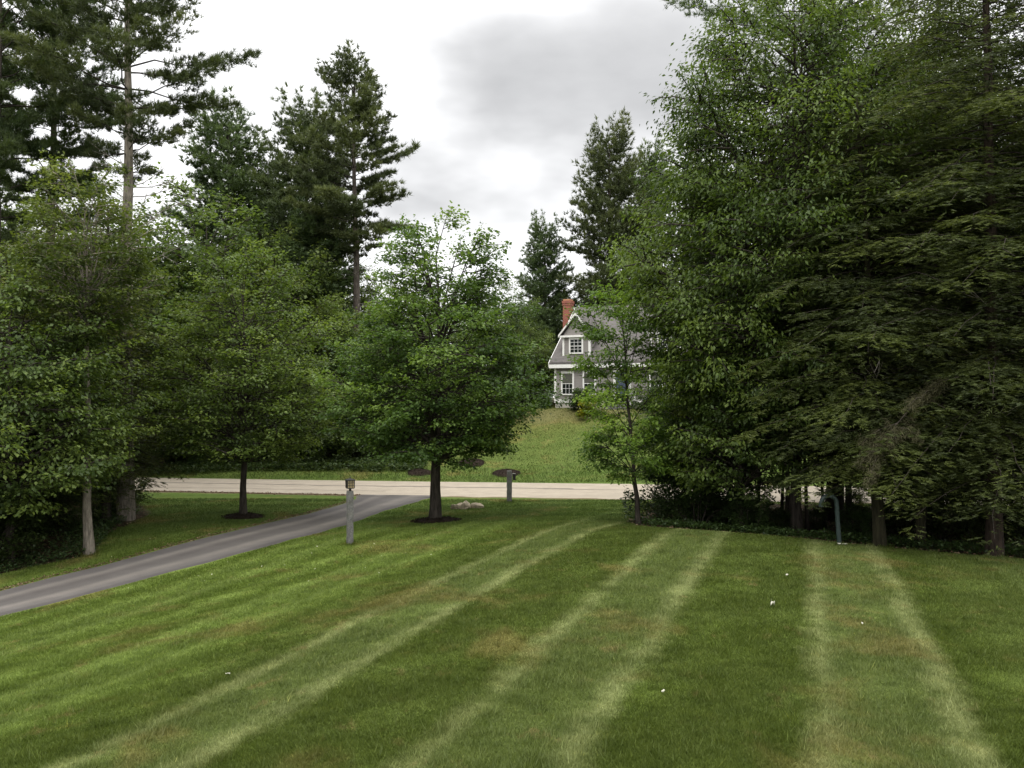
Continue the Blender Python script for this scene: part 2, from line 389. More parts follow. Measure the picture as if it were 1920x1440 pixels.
def road_far(x): return 45.0 - .115 * np.clip(x, -30, 30) + .0012 * np.clip(x, -30, 30) ** 2 * (x < 0)
def height(x, y):
    x = np.atleast_1d(np.asarray(x, float)).ravel(); y = np.atleast_1d(np.asarray(y, float)).ravel()
    q = np.stack([np.clip(x, -45, 50), np.clip(y, -14, 66)], 1); o = np.zeros(len(q))
    for i in range(0, len(q), 20000):
        s = q[i:i + 20000]; o[i:i + 20000] = _k(_d2(s, xy)) @ wts[:n_] + wts[n_] + s @ wts[n_ + 1:]
    dist = np.maximum(np.maximum(np.abs(x) - 45, y - 66), 0)
    t = sm(0, 25, dist); o = o * (1 - t) + (np.where(y > 50, 3.8, .3)) * t
    # level bed under the road
    w = sm(-1.2, .2, y - road_near(x)) * sm(-1.6, .0, road_far(x) - y); o = o * (1 - w) + 0.0 * w
    # the house stands on a level pad
    dx, dy = x - 3.1, y - 62; c, s_ = math.cos(math.radians(27)), math.sin(math.radians(27))
    lx, ly = dx * c - dy * s_, dx * s_ + dy * c
    w = sm(-3, -.6, lx) * sm(-3.2, -.8, ly) * sm(22, 18, lx) * sm(14, 10, ly); o = o * (1 - w) + 3.70 * w
    return o
def H1(x, y): return float(height(x, y)[0])
def at(u, Y): x = (u - 960) * Y / F; return x, Y, H1(x, Y)

def snoise(x, y, f, seed):
    r = np.random.default_rng(seed); o = 0
    for k in range(7):
        a = r.uniform(0, 2 * np.pi); w = f * r.uniform(.6, 2.2); o = o + np.sin((x * np.cos(a) + y * np.sin(a)) * w + r.uniform(0, 6.28))
    return o / 4
def side(x, y, pts):
    """signed x-distance to a polyline x(y) given by (x,y) points"""
    p = np.array(sorted(pts, key=lambda q: q[1])); return x - np.interp(y, p[:, 1], p[:, 0])
LEFTW = [(-14.5,18),(-13.9,23),(-12.3,25.2),(-13.4,29),(-14.2,33),(-17.5,40),(-18,50)]
CREST = [(3.6,26.2),(6.4,23.9),(8.2,22.3),(10.2,21.1),(12.0,20.4),(22,19.0),(60,16)]
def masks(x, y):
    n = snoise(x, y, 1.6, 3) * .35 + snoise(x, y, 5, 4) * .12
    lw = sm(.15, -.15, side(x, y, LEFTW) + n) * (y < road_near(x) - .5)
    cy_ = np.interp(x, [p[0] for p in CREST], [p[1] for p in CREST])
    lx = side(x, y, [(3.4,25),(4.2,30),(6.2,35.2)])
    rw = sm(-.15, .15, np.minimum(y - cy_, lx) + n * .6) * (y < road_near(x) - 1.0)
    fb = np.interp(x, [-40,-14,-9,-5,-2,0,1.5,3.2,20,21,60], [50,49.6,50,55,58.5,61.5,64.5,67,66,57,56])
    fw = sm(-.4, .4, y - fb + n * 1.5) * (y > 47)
    dirt = sm(-.75, -.1, y - road_near(x) + n * .8 + .1) * (y < road_near(x) + .3) * sm(-4.2, -6.5, x)
    d2 = sm(-.3, 0, y - road_near(x) + n * .3) * (y < road_near(x) + .3)
    gb = sm(1.4, .3, np.hypot(x - 3.4, (y - 60.5)) + n) * .0
    slope = sm(2.0, .4, np.abs((y - 59.3) + .35 * (x - 4)) + n) * (np.abs(x - 5) < 5) * .35
    return np.clip(lw + rw + fw, 0, 1), np.clip(dirt + d2 + gb + slope, 0, 1)

ax = np.concatenate([[-900,-400,-200,-120,-90,-70], np.arange(-60,-22,1.2), np.arange(-22,18,.25), np.arange(18,60,1.2), [70,90,120,200,400,900]])
ay = np.concatenate([[-300,-100,-40,-20,-10,-4], np.arange(0,6,.8), np.arange(6,40,.22), np.arange(40,66,.5), np.arange(66,100,3), [120,160,250,500,1200,2500]])
GX, GY = np.meshgrid(ax, ay); gx, gy = GX.ravel(), GY.ravel()
gz = height(gx, gy) + snoise(gx, gy, 2.2, 9) * .012
wd, dt = masks(gx, gy)
nx, ny = len(ax), len(ay)
ii = (np.arange(ny - 1)[:, None] * nx + np.arange(nx - 1)[None]).ravel()
idx = np.stack([ii, ii + 1, ii + nx + 1, ii + nx], 1)
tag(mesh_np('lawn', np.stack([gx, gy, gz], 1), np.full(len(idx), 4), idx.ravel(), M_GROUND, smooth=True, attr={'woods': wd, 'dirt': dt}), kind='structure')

def strip(name, near, far, nseg, ncross, mat, lift):
    """sheet between two (n,2) edge polylines laid on the ground"""
    t = np.linspace(0, 1, nseg); a = np.stack([np.interp(t, np.linspace(0, 1, len(near)), np.array(near)[:, k]) for k in (0, 1)], 1)
    b = np.stack([np.interp(t, np.linspace(0, 1, len(far)), np.array(far)[:, k]) for k in (0, 1)], 1)
    wob = (snoise(a[:, 0], a[:, 1], 3, 21) * .03)[:, None]; a = a + wob; b = b - wob
    s = np.linspace(0, 1, ncross)[None, :, None]; P = a[:, None] * (1 - s) + b[:, None] * s; P = P.reshape(-1, 2)
    z = height(P[:, 0], P[:, 1]) + lift
    cr = np.tile(np.linspace(0, 1, ncross), nseg)
    z = z - .05 * ((cr < .001) | (cr > .999))
    i = (np.arange(nseg - 1)[:, None] * ncross + np.arange(ncross - 1)[None]).ravel()
    I = np.stack([i, i + ncross, i + ncross + 1, i + 1], 1)
    return tag(mesh_np(name, np.c_[P, z], np.full(len(I), 4), I.ravel(), mat, smooth=True, attr={'cross': cr}), kind='structure')
xs = np.linspace(-70, 70, 120)
strip('road', np.c_[xs, road_near(xs)], np.c_[xs, road_far(xs)], 420, 22, M_ROAD, .035)
def PU(u, v, z): return PZ(u, v, z)[:2]
top = [(-16.5,13.0),(-15.2,17.0)] + [PU(*q) for q in [(0,1110,-.40),(96,1084,-.33),(192,1064,-.27),(287,1040,-.2),(383,1014,-.12),(479,990,-.05),(575,966,.0),(640,947,.0),(668,936,0)]] + [(-7.3,39.3)]
bot = [(-14.2,12.0),(-12.9,15.6)] + [PU(*q) for q in [(0,1158,-.30),(96,1136,-.25),(192,1110,-.2),(287,1084,-.12),(383,1060,-.03),(479,1033,.05),(575,1009,.1),(650,988,.08),(715,962,.04)]] + [(-3.3,38.9)]
drive = strip('driveway', top, bot, 260, 14, M_DRIVE, .032)
DT, DB = np.array(top), np.array(bot)
def in_drive(x, y, m=0.0):
    xl = np.interp(y, DT[:, 1], DT[:, 0]); o = np.argsort(DB[:, 1]); xr = np.interp(y, DB[o, 1], DB[o, 0])
    return (x > xl - m) & (x < xr + m) & (y < 39.5)
# tar seams along the road
def seam(x0, x1, fr, w, amp, seed):
    x = np.linspace(x0, x1, 160); yc = road_near(x) * (1 - fr) + road_far(x) * fr + snoise(x, x * 0, 1.1, seed) * amp
    wv = w * (.6 + .4 * np.abs(snoise(x, x * 0, 4, seed + 1)))
    z = height(x, yc) + .043
    V = np.concatenate([np.c_[x, yc - wv, z], np.c_[x, yc + wv, z]]); n = len(x); i = np.arange(n - 1)
    I = np.stack([i, i + 1, i + 1 + n, i + n], 1)
    tag(mesh_np('crack_seal', V, np.full(len(I), 4), I.ravel(), M_SEAM), kind='structure')
seam(-30, 3, .56, .09, .12, 31); seam(1.5, 30, .5, .05, .16, 33); seam(-30, -6, .22, .035, .1, 35)
xj = np.linspace(-7.4, -3.0, 60); yj = 38.15 + (-3.0 - xj) * .02 + snoise(xj, xj * 0, 2, 5) * .05; zj = height(xj, yj) + .043
V = np.concatenate([np.c_[xj, yj - .05, zj], np.c_[xj, yj + .05, zj]]); i = np.arange(59); I = np.stack([i, i + 1, i + 61, i + 60], 1)
tag(mesh_np('crack_seal', V, np.full(59, 4), I.ravel(), M_SEAM), kind='structure')

# ------------------------------------------------------------------ foliage primitives
def unit(v): return v / (np.linalg.norm(v, axis=-1, keepdims=True) + 1e-9)
def leaf_mesh(name, Cn, D, N, L, Wd, tint, mat, parent):
    """leaf-sized pointed quads folded along the midrib"""
    n = len(Cn); D = unit(D); S = unit(np.cross(D, N)); Nn = np.cross(S, D)
    L = L[:, None]; Wd = Wd[:, None]
    m = Cn + D * L * .45 + Nn * L * .07
    V = np.stack([Cn, m + S * Wd * .5, Cn + D * L - Nn * L * .06, m - S * Wd * .5], 1).reshape(-1, 3)
    return mesh_np(name, V, np.full(n, 4), np.arange(4 * n), mat, parent, attr={'tint': np.repeat(tint, 4)})
def needle_mesh(name, Cn, D, L, Wd, tint, mat, parent, R):
    n = len(Cn); D = unit(D); S = unit(np.cross(D, R.normal(size=(n, 3))))
    V = np.stack([Cn - S * Wd[:, None] / 2, Cn + S * Wd[:, None] / 2, Cn + D * L[:, None]], 1).reshape(-1, 3)
    return mesh_np(name, V, np.full(n, 3), np.arange(3 * n), mat, parent, attr={'tint': np.repeat(tint, 3)})
def spray_leaves(name, sp, total, leaf, R, mat, parent, droop=.25, flat=.13, asp=.55, bias=0.0):
    P = np.array([s[0] for s in sp]); D = unit(np.array([s[1] for s in sp])); S0 = np.array([s[2] for s in sp]); T = np.array([s[3] for s in sp])
    w = S0 ** 1.5; k = np.maximum(3, np.round(total * w / w.sum()).astype(int)); i = np.repeat(np.arange(len(sp)), k); n = len(i)
    up = np.array([0, 0, 1.]); Sd = unit(np.cross(D, up) + R.normal(size=D.shape) * .05)
    a = R.uniform(-.8, .55, n) * S0[i]; b = R.normal(0, .36, n) * S0[i]; c = R.normal(0, flat, n) * S0[i] - np.abs(b) * .15
    C_ = P[i] + D[i] * a[:, None] + Sd[i] * b[:, None] + up * c[:, None]
    ld = D[i] * R.uniform(.1, 1, n)[:, None] + Sd[i] * (np.sign(b) * R.uniform(.2, 1, n))[:, None] + R.normal(0, .3, (n, 3)) - up * droop * R.uniform(.3, 1.7, n)[:, None]
    N = up + R.normal(0, .42, (n, 3))
    L = leaf * R.uniform(.65, 1.25, n)
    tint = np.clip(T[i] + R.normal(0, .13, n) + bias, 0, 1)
    return leaf_mesh(name, C_, ld, N, L, L * asp, tint, mat, parent)

def deciduous(name, seed, Ht, prof, rt, leaves, leaf, lmat, bmat, nprim=55, asc=.75, lean=(0, 0), droop=.2, fork=0, lobes=.22, base_clear=None, sub=8, asp=.6, flat=.13, leader=True, limb=1.0):
    R = np.random.default_rng(seed)
    root = empty(name)
    zs = np.array([p[0] for p in prof]); rs = np.array([p[1] for p in prof])
    zb = zs[0] if base_clear is None else base_clear
    tz = np.linspace(-.3, Ht * .88, 14); wob = np.cumsum(R.normal(0, .03, (14, 2)), 0) * Ht / 9
    wob -= wob[1]
    tx = lean[0] * (tz / Ht) + wob[:, 0]; ty = lean[1] * (tz / Ht) + wob[:, 1]
    tr = rt * (1 - tz.clip(0) / (Ht * .92)) ** 1.15 + .008; tr[0] *= 1.4; tr[1] *= 1.1
    paths, radii = [np.c_[tx, ty, tz]], [tr]
    def trunk_at(z): return np.array([np.interp(z, tz, tx), np.interp(z, tz, ty), z])
    zc = np.linspace(zs[0], zs[-1], 200); w = np.interp(zc, zs, rs) + .25; cdf = np.cumsum(w) / w.sum()
    lp = R.uniform(0, 6.28, 6)
    sp, phi = [], R.uniform(0, 6.28)
    for j in range(nprim):
        ze = float(np.interp((j + R.uniform(.1, .9)) / nprim, cdf, zc)); phi += 2.39996 + R.normal(0, .25)
        lob = 1 + lobes * (math.sin(3 * phi + lp[0] + ze * .9) * .6 + math.sin(2 * phi - lp[1] + ze * 1.9) * .5 + R.normal(0, .45))
        r = max(.25, float(np.interp(ze, zs, rs)) * min(1.3, max(.5, lob)))
        za = min(max(zb, ze - r * (asc + 1.1 * sm(.5, 1, ze / Ht)) * R.uniform(.7, 1.3) - .25), Ht * .86)
        A_ = trunk_at(za); E = trunk_at(min(ze, Ht)) * [1, 1, 0] + [math.cos(phi) * r, math.sin(phi) * r, ze]
        v = E - A_; ln = np.linalg.norm(v); s = np.linspace(0, 1, 7)[:, None]
        mid = A_ + v * .5 + np.array([0, 0, .12 * ln if ze > za + .2 else .05 * ln]) + R.normal(0, .05 * ln, 3)
        Pb = (1 - s) ** 2 * A_ + 2 * s * (1 - s) * mid + s ** 2 * E
        rb = (rt * .34 * limb * min(1, ln / 3.2) * (1 - za / (Ht * 1.25))) * (1 - s[:, 0]) ** 1.1 + .008
        paths.append(Pb); radii.append(rb)
        cl = R.uniform(.05, .75); hd = unit(v * [1, 1, .35]); sp.append((E, hd, .46 + .07 * ln, min(1, cl + .18)))
        ns = max(3, int(sub * (.5 + ln / 5)))
        for q in range(ns):
            t = R.uniform(.22, .97); p = (1 - t) ** 2 * A_ + 2 * t * (1 - t) * mid + t * t * E
            sg = 1 if q % 2 else -1; an = sg * R.uniform(.5, 1.2); d = np.array([hd[0] * math.cos(an) - hd[1] * math.sin(an), hd[0] * math.sin(an) + hd[1] * math.cos(an), R.uniform(-.15, .45)])
            sl = (.22 + .28 * (1 - t) + .08) * min(ln, 3.6) * R.uniform(.6, 1.2)
            e = p + unit(d) * sl; paths.append(np.array([p, (p + e) / 2 + [0, 0, .06 * sl], e])); radii.append(np.array([.018, .012, .005]) * (.5 + ln / 5))
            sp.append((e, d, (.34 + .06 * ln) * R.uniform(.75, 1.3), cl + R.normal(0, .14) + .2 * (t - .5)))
            if sl > .6: sp.append(((p + e) / 2, d, .34, cl + R.normal(0, .1) - .05))
    for q in range(5): sp.append((trunk_at(Ht * .88) + [R.normal(0,.2), R.normal(0,.2), R.uniform(-.5, .25)], np.array([R.normal(0,.5), R.normal(0,.5), 1.]), .45, .7))
    if leader: sp.append((trunk_at(Ht * .93) + [0, 0, .1], np.array([R.normal(0,.2), R.normal(0,.2), 1.]), .5, .7))
    V, c, I = tube_np(paths[:1], radii[:1], 12); mesh_np('trunk', V, c, I, bmat, root, True)
    V, c, I = tube_np(paths[1:], radii[1:], 4); mesh_np('branches', V, c, I, bmat, root, True)
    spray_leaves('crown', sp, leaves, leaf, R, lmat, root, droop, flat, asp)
    return root

def conifer(name, seed, Ht, prof, rt, kind, nmat, bmat, dz=.55, per=5, el=(.05, .9), tl=.2, tufts=6000, per_tuft=11, wd=.02, lean=(0, 0), dead=0, dead_z=(2, 6), bare=.3, wob_=.012):
    R = np.random.default_rng(seed); root = empty(name)
    zs = np.array([p[0] for p in prof]); rs = np.array([p[1] for p in prof])
    tz = np.linspace(-.3, Ht, 16); wob = np.cumsum(R.normal(0, wob_, (16, 2)), 0) * Ht / 9; wob -= wob[1]
    tx = lean[0] * tz / Ht + wob[:, 0]; ty = lean[1] * tz / Ht + wob[:, 1]
    tr = rt * (1 - tz.clip(0) / (Ht * 1.02)) ** .8 + .015; tr[0] *= 1.25; tr[1] *= 1.06
    def ta(z): return np.array([np.interp(z, tz, tx), np.interp(z, tz, ty), z])
    paths, radii, tw = [], [], []
    z = zs[0]; phi = 0
    while z < Ht - .15:
        f = (z - zs[0]) / (Ht - zs[0]); rr = float(np.interp(z, zs, rs)); e0 = el[0] + (el[1] - el[0]) * f ** 1.6
        for k in range(per):
            phi += 2 * math.pi / per + R.normal(0, .35); ln = max(.35, rr * (R.uniform(.4, 1.15) if kind == 'pine' else R.uniform(.6, 1.12))); za = z + R.uniform(-.2, .2)
            A_ = ta(min(za, Ht - .1)); h = np.array([math.cos(phi), math.sin(phi), 0.]); e = e0 + R.normal(0, .12)
            cs = math.cos(e) if kind == 'pine' else 1; s = np.linspace(0, 1, 6)[:, None]
            if kind == 'pine': Pb = A_ + h * ln * s * max(cs, .55) + np.array([0, 0, 1.]) * ln * (math.tan(min(e, 1.1)) * s * .8 + .10 * s ** 2)
            else: Pb = A_ + h * ln * s + np.array([0, 0, 1.]) * ln * (e * s - .38 * s ** 2)
            Pb[1:-1] += R.normal(0, .02 * ln, (4, 3))
            paths.append(Pb); radii.append(rt * .11 * min(1, ln / 3) * (1 - s[:, 0]) + .006)
            cl = R.uniform(.1, .75); nt_ = max(3, int(ln * 4.5))
            for q in range(nt_):
                t = bare + (1 - bare) * (q + R.uniform(0, 1)) / nt_; p = np.array([np.interp(t, s[:, 0], Pb[:, c]) for c in range(3)])
                sg = 1 if q % 2 else -1; an = sg * R.uniform(.5, 1.1)
                d = np.array([h[0] * math.cos(an) - h[1] * math.sin(an), h[0] * math.sin(an) + h[1] * math.cos(an), R.uniform(0, .35) if kind == 'pine' else R.uniform(-.35, .02)])
                sl = (.16 + .42 * (1.05 - t)) * min(ln, 3.2) * R.uniform(.5, 1.1) + .12
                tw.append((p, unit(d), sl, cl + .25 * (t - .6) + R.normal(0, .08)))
            tw.append((Pb[-1] - h * .25, unit(Pb[-1] - Pb[-2]), .35, cl + .2))
        z += dz * R.uniform(.75, 1.25)
    tw.append((ta(Ht - .3), np.array([0, 0, 1.]), .5, .6))
    V, c, I = tube_np([np.c_[tx, ty, tz]], [tr], 12); mesh_np('trunk', V, c, I, bmat, root, True)
    V, c, I = tube_np(paths, radii, 4); mesh_np('branches', V, c, I, B_DARK, root, True)
    P = np.array([t[0] for t in tw]); D = np.array([t[1] for t in tw]); S0 = np.array([t[2] for t in tw]); T = np.array([t[3] for t in tw])
    k = np.maximum(1, np.round(tufts * S0 / S0.sum()).astype(int)); i = np.repeat(np.arange(len(tw)), k); n = len(i); up = np.array([0, 0, 1.])
    Sd = unit(np.cross(D, up) + 1e-3)
    a = R.uniform(0, 1, n)
    if kind == 'pine':
        Ct = P[i] + D[i] * (a * S0[i])[:, None] + R.normal(0, .07, (n, 3)) * [1, 1, .7]; Dt = unit(D[i] * .7 + up * .75 + R.normal(0, .35, (n, 3)))
        j = np.repeat(np.arange(n), per_tuft); m = len(j)
        Dn = Dt[j] + R.normal(0, .55, (m, 3)); Cn = Ct[j] + R.normal(0, .02, (m, 3)); L = tl * R.uniform(.6, 1.2, m)
    else:
        side_ = R.choice([-1, 1], n); b = side_ * R.uniform(.0, .30, n) * (1.15 - a) * np.minimum(S0[i] * 1.6, 1)
        Ct = P[i] + D[i] * (a * S0[i])[:, None] + Sd[i] * b[:, None] - up * (np.abs(b) * .35 + .12 * a * a * S0[i])[:, None]
        Dt = unit(D[i] * .8 + Sd[i] * (side_ * .75)[:, None] - up * .18 + R.normal(0, .12, (n, 3)))
        j = np.repeat(np.arange(n), per_tuft); m = len(j); tt = R.uniform(0, 1, m); ss = R.choice([-1, 1], m)
        S2 = unit(np.cross(Dt, up)); Cn = Ct[j] + Dt[j] * (tt * tl)[:, None]; Dn = Dt[j] * .6 + S2[j] * (ss * R.uniform(.5, 1.1, m))[:, None] + up * R.normal(0, .10, m)[:, None]; L = tl * .62 * (1.1 - tt * .6) * R.uniform(.6, 1.2, m)
    tint = np.clip(T[i][j] + R.normal(0, .1, m), 0, 1)
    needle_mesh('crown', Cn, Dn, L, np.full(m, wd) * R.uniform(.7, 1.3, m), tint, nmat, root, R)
    for q in range(dead):
        zq = R.uniform(*dead_z); ph = R.uniform(0, 6.28); ln = R.uniform(.8, 2.4); h = np.array([math.cos(ph), math.sin(ph), R.uniform(-.1, .5)])
        s = np.linspace(0, 1, 6)[:, None]; Pb = ta(zq) + h * ln * s + np.array([0, 0, 1.]) * .25 * ln * s ** 2 + np.cumsum(R.normal(0, .03, (6, 3)), 0)
        pp, rr_ = [Pb], [.016 * (1 - s[:, 0]) + .005]
        for w_ in range(4):
            t = R.uniform(.3, .9); p = np.array([np.interp(t, s[:, 0], Pb[:, c]) for c in range(3)]); d = h + R.normal(0, .5, 3) + [0, 0, .2]
            pp.append(np.array([p, p + d * .25, p + d * .5 + [0, 0, .05]])); rr_.append(np.array([.012, .008, .004]))
        V, c, I = tube_np(pp, rr_, 4); mesh_np('dead_branch', V, c, I, B_GREY, root, True)
    return root

def shrub(name, seed, Ht, Rd, leaves, leaf, lmat, stems=9, asp=.6, bmat=None):
    R = np.random.default_rng(seed); root = empty(name); sp, paths, radii = [], [], []
    for j in range(stems * 6):
        ph = R.uniform(0, 6.28); q = R.uniform(0, 1) ** .6; z = Ht * R.uniform(.12, 1); rr = Rd * math.sqrt(max(.05, 1 - (z / Ht - .35) ** 2 / .55)) * q
        e = np.array([math.cos(ph) * rr, math.sin(ph) * rr, z])
        if j % 3 == 0:
            b = np.array([math.cos(ph), math.sin(ph), 0]) * Rd * .12; paths.append(np.array([b - [0, 0, .1], b * .6 + e * .45 + [0, 0, .1 * Ht], e])); radii.append(np.array([.022, .015, .005]) * (Ht / 2))
        sp.append((e, np.array([math.cos(ph), math.sin(ph), .5]), .22 * Rd + .12, R.uniform(.2, .8)))
    V, c, I = tube_np(paths, radii, 4); mesh_np('stems', V, c, I, bmat or B_DARK, root, True)
    spray_leaves('foliage', sp, leaves, leaf, R, lmat, root, .15, .3, asp)
    return root

def put(root, x, y, rz=0, s=1.0, label=None, cat=None, group=None, dz=0.0):
    root.location = (x, y, H1(x, y) + dz); root.rotation_euler = (0, 0, rz)
    root.scale = (s, s, s) if isinstance(s, (int, float)) else s
    return tag(root, label, cat, group)
KIDS = {}
def copy_tree(src, x, y, rz, s, label, cat=None, group=None, mats=None):
    if src.name not in KIDS: KIDS[src.name] = [o for o in COL.objects if o.parent is src]
    r = src.copy(); COL.objects.link(r)
    for ch in KIDS[src.name]:
        c = ch.copy(); COL.objects.link(c); c.parent = r
    r['group'] = group or ''
    if not group and 'group' in r: del r['group']
    r['label'] = label; r['category'] = cat or src['category']
    r.location = (x, y, H1(x, y)); r.rotation_euler = (0, 0, rz); r.scale = (s, s, s) if isinstance(s, (int, float)) else s
    return r
def place(root, u, Y, **k): x = (u - 960) * Y / F; return put(root, x, Y, **k)
def zat(v, Y): return ZC + (HV - v) * Y / F

# ------------------------------------------------------------------ near trees on the lawns
t = deciduous('maple_tree', 11, 10.5, [(2.0,1.6),(2.5,2.4),(3.3,2.6),(4.3,3.1),(5.8,2.9),(7.2,2.05),(8.2,1.5),(9.3,1.45),(10.2,1.0),(10.5,.5)], .19, 70000, .115, L_MAPLE, B_DARK, 84, .8, droop=.25, base_clear=2.0, sub=8, lobes=.17, asp=.72)
place(t, 817, 29.1, label='green maple with full round crown standing in the mulch ring beside the driveway mouth', cat='tree')
t = deciduous('maple_tree', 23, 10.2, [(2.0,1.6),(2.6,2.6),(3.6,2.75),(5.4,2.65),(7.4,2.0),(8.8,1.35),(9.8,.8),(10.2,.3)], .125, 46000, .12, L_SHADE, B_DARK, 74, .8, droop=.2, base_clear=2.0, sub=9, lobes=.24, asp=.7)
place(t, 457, 31.4, label='slim trunked maple in its small mulch ring left of the driveway', cat='tree')
t = deciduous('young_tree', 37, 8.0, [(1.5,.9),(2.2,1.35),(3.2,1.45),(4.2,1.05),(5,.85),(6,.9),(7.1,.9),(8.0,.35)], .075, 19000, .12, L_BRIGHT, B_DARK, 34, .9, droop=.3, base_clear=1.6, sub=7, lobes=.35, lean=(-.5, 0), asp=.55)
place(t, 1196, 26.9, label='thin young tree with sparse bright green leaves in front of the grey house', cat='tree')
t = deciduous('maple_tree', 41, 7.9, [(1.5,1.6),(2.3,2.6),(3.6,2.7),(5.0,2.5),(6.2,2.0),(7.2,1.5),(7.8,.9),(7.95,.4)], .10, 50000, .115, L_DARKMAPLE, B_DARK, 76, .6, droop=.45, base_clear=1.4, sub=9, lobes=.2, asp=.62)
place(t, 22, 24.6, s=1.13, label='broad low maple with pale shoot tips at the left edge over the dark wood floor', cat='tree')
t = deciduous('slim_tree', 43, 11.8, [(6.6,.9),(7.6,1.5),(9.2,1.6),(10.4,1.2),(11.3,.8),(11.8,.3)], .13, 17000, .12, L_OLEAF, B_PALE, 40, .6, sub=8, lobes=.25, base_clear=6.4)
place(t, 168, 25.2, label='tree with straight slim pale bare trunk at the wood edge left of the driveway', cat='tree')

# ------------------------------------------------------------------ left pines and their understorey
t = conifer('pine_tree', 51, 23, [(12.6,1.3),(14.0,2.2),(15.6,3.9),(17,3.9),(18.5,3.0),(21,2.6),(23,.8)], .27, 'pine', L_PINE, B_PALE, .85, 6, (.12, .9), .25, 8500, 11, .024, dead=22, dead_z=(8.5, 13.5), bare=.35)
place(t, 238, 31, label='tall white pine with thick trunk and bare dead branches pointing right', cat='pine tree')
p2 = conifer('pine_tree', 52, 22, [(10.5,1.8),(12.5,3.0),(15,3.5),(19,2.8),(22,.8)], .24, 'pine', L_PINE, B_PINE, .95, 6, (.12, .9), .25, 9000, 11, .024, dead=10, dead_z=(6, 12), bare=.35)
place(p2, 92, 34.5, label='tall pine with upswept branches, second from the left edge', cat='pine tree')
copy_tree(p2, (-10 - 960) * 32 / F, 32, 2.1, 1.0, 'tall pine half cut off by the left edge of the view')
copy_tree(p2, -24.5, 37, 1.0, 1.0, 'pine outside the left edge of the view beside the road')

mid = deciduous('leafy_tree', 61, 11.5, [(1.0,1.8),(2.5,3.0),(5,3.4),(7.5,3.0),(9.5,2.2),(11,1.4),(11.5,.5)], .14, 36000, .15, L_OLEAF, B_DARK, 58, .7, sub=8, lobes=.26, flat=.2)
place(mid, 80, 30.0, label='olive leafy tree in front of the tall left pines', cat='tree', s=.9)
hem = conifer('hemlock_tree', 71, 12.5, [(1.4,2.2),(3,2.9),(6,2.6),(9,1.9),(11.5,.9),(12.5,.2)], .17, 'hem', L_HEM, B_DARK, .36, 6, (.12, .5), .22, 14000, 8, .024, bare=.12, dead=4, dead_z=(2, 7))
place(hem, 200, 30.5, label='brown green hemlock behind the bare pale trunk on the left', cat='hemlock tree', s=.92)
copy_tree(hem, (60 - 960) * 28 / F, 28, 2.2, .8, 'dark hemlock behind the low maple at the left edge')
copy_tree(mid, -21, 27.5, 1.2, 1.0, 'leafy tree at the left edge of the view behind the low maple', 'tree')
copy_tree(hem, -17.2, 25, .6, .85, 'dark hemlock in shade beyond the left edge of the lawn')
copy_tree(mid, (-60 - 960) * 36 / F, 36, 3.0, 1.1, 'leafy tree filling the gap behind the leftmost pine', 'tree')
copy_tree(mid, (270 - 960) * 47.5 / F, 50.0, .4, 1.0, 'leafy tree across the road behind the thick pine trunk', 'tree')
for k, (u, Y, s) in enumerate([(20, 27.5, 1.0), (90, 28.5, .85), (225, 34.5, .8), (150, 36.5, 1.0), (-30, 24, 1.0), (60, 37.5, 1.0), (190, 31, .7)]):
    x = (u - 960) * Y / F
    if k == 0:
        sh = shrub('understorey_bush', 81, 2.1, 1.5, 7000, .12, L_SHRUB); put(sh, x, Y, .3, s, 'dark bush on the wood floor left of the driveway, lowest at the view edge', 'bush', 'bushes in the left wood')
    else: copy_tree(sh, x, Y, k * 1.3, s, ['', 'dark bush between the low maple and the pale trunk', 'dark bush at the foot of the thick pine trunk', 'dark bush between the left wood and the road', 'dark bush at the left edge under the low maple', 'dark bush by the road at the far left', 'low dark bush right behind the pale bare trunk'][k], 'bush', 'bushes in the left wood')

# ------------------------------------------------------------------ right wood: leafy trees, pine, hemlocks, saplings
t = deciduous('beech_tree', 91, 16.6, [(3.2,2.8),(5.0,3.3),(6.6,3.9),(8.0,4.4),(9.6,4.2),(12.0,3.4),(13.6,2.5),(15.2,1.6),(16.6,.8)], .15, 165000, .135, L_BEECH, B_DARK, 185, .75, droop=.7, base_clear=2.5, sub=10, lobes=.16, asp=.45, flat=.16)
place(t, 1490, 25.8, label='tall beech with drooping pointed leaves, largest tree right of the grey house', cat='tree', s=1.07)
lb = deciduous('beech_tree', 93, 8.6, [(1.6,1.9),(2.6,2.6),(4.2,2.8),(6,2.4),(7.6,1.6),(8.6,.4)], .09, 26000, .15, L_BEECH, B_DARK, 50, .55, droop=.5, base_clear=1.3, sub=8, lobes=.25, asp=.5)
place(lb, 1390, 26.0, s=.92, label='low broad beech with dark drooping leaves between the young tree and the tall beech', cat='tree')
ut = deciduous('beech_tree', 94, 7.6, [(2.7,2.0),(3.4,2.8),(5,2.6),(6.6,1.7),(7.6,.5)], .075, 18000, .15, L_BEECH, B_DARK, 44, .5, droop=.5, base_clear=2.3, sub=8, lobes=.25, asp=.5)
place(ut, 1475, 26.6, label='small beech under the tall one, its lowest leaves above head height', cat='tree')
copy_tree(ut, (1590 - 960) * 28 / F, 28, 4.1, 1.1, 'small beech behind the green vent pipe')
copy_tree(lb, (1335 - 960) * 33 / F, 33, 1.1, .8, 'small beech near the road behind the young tree')
pr = conifer('pine_tree', 95, 24, [(7,2.5),(10,3.4),(14,4.6),(17,5.7),(19,7.6),(21,5.5),(24,.8)], .28, 'pine', L_PINE, B_DARK, .75, 5, (.05, .8), .26, 8000, 11, .024, bare=.35)
place(pr, 1565, 30.5, label='dark pine rising behind the tall beech on the right', cat='pine tree')
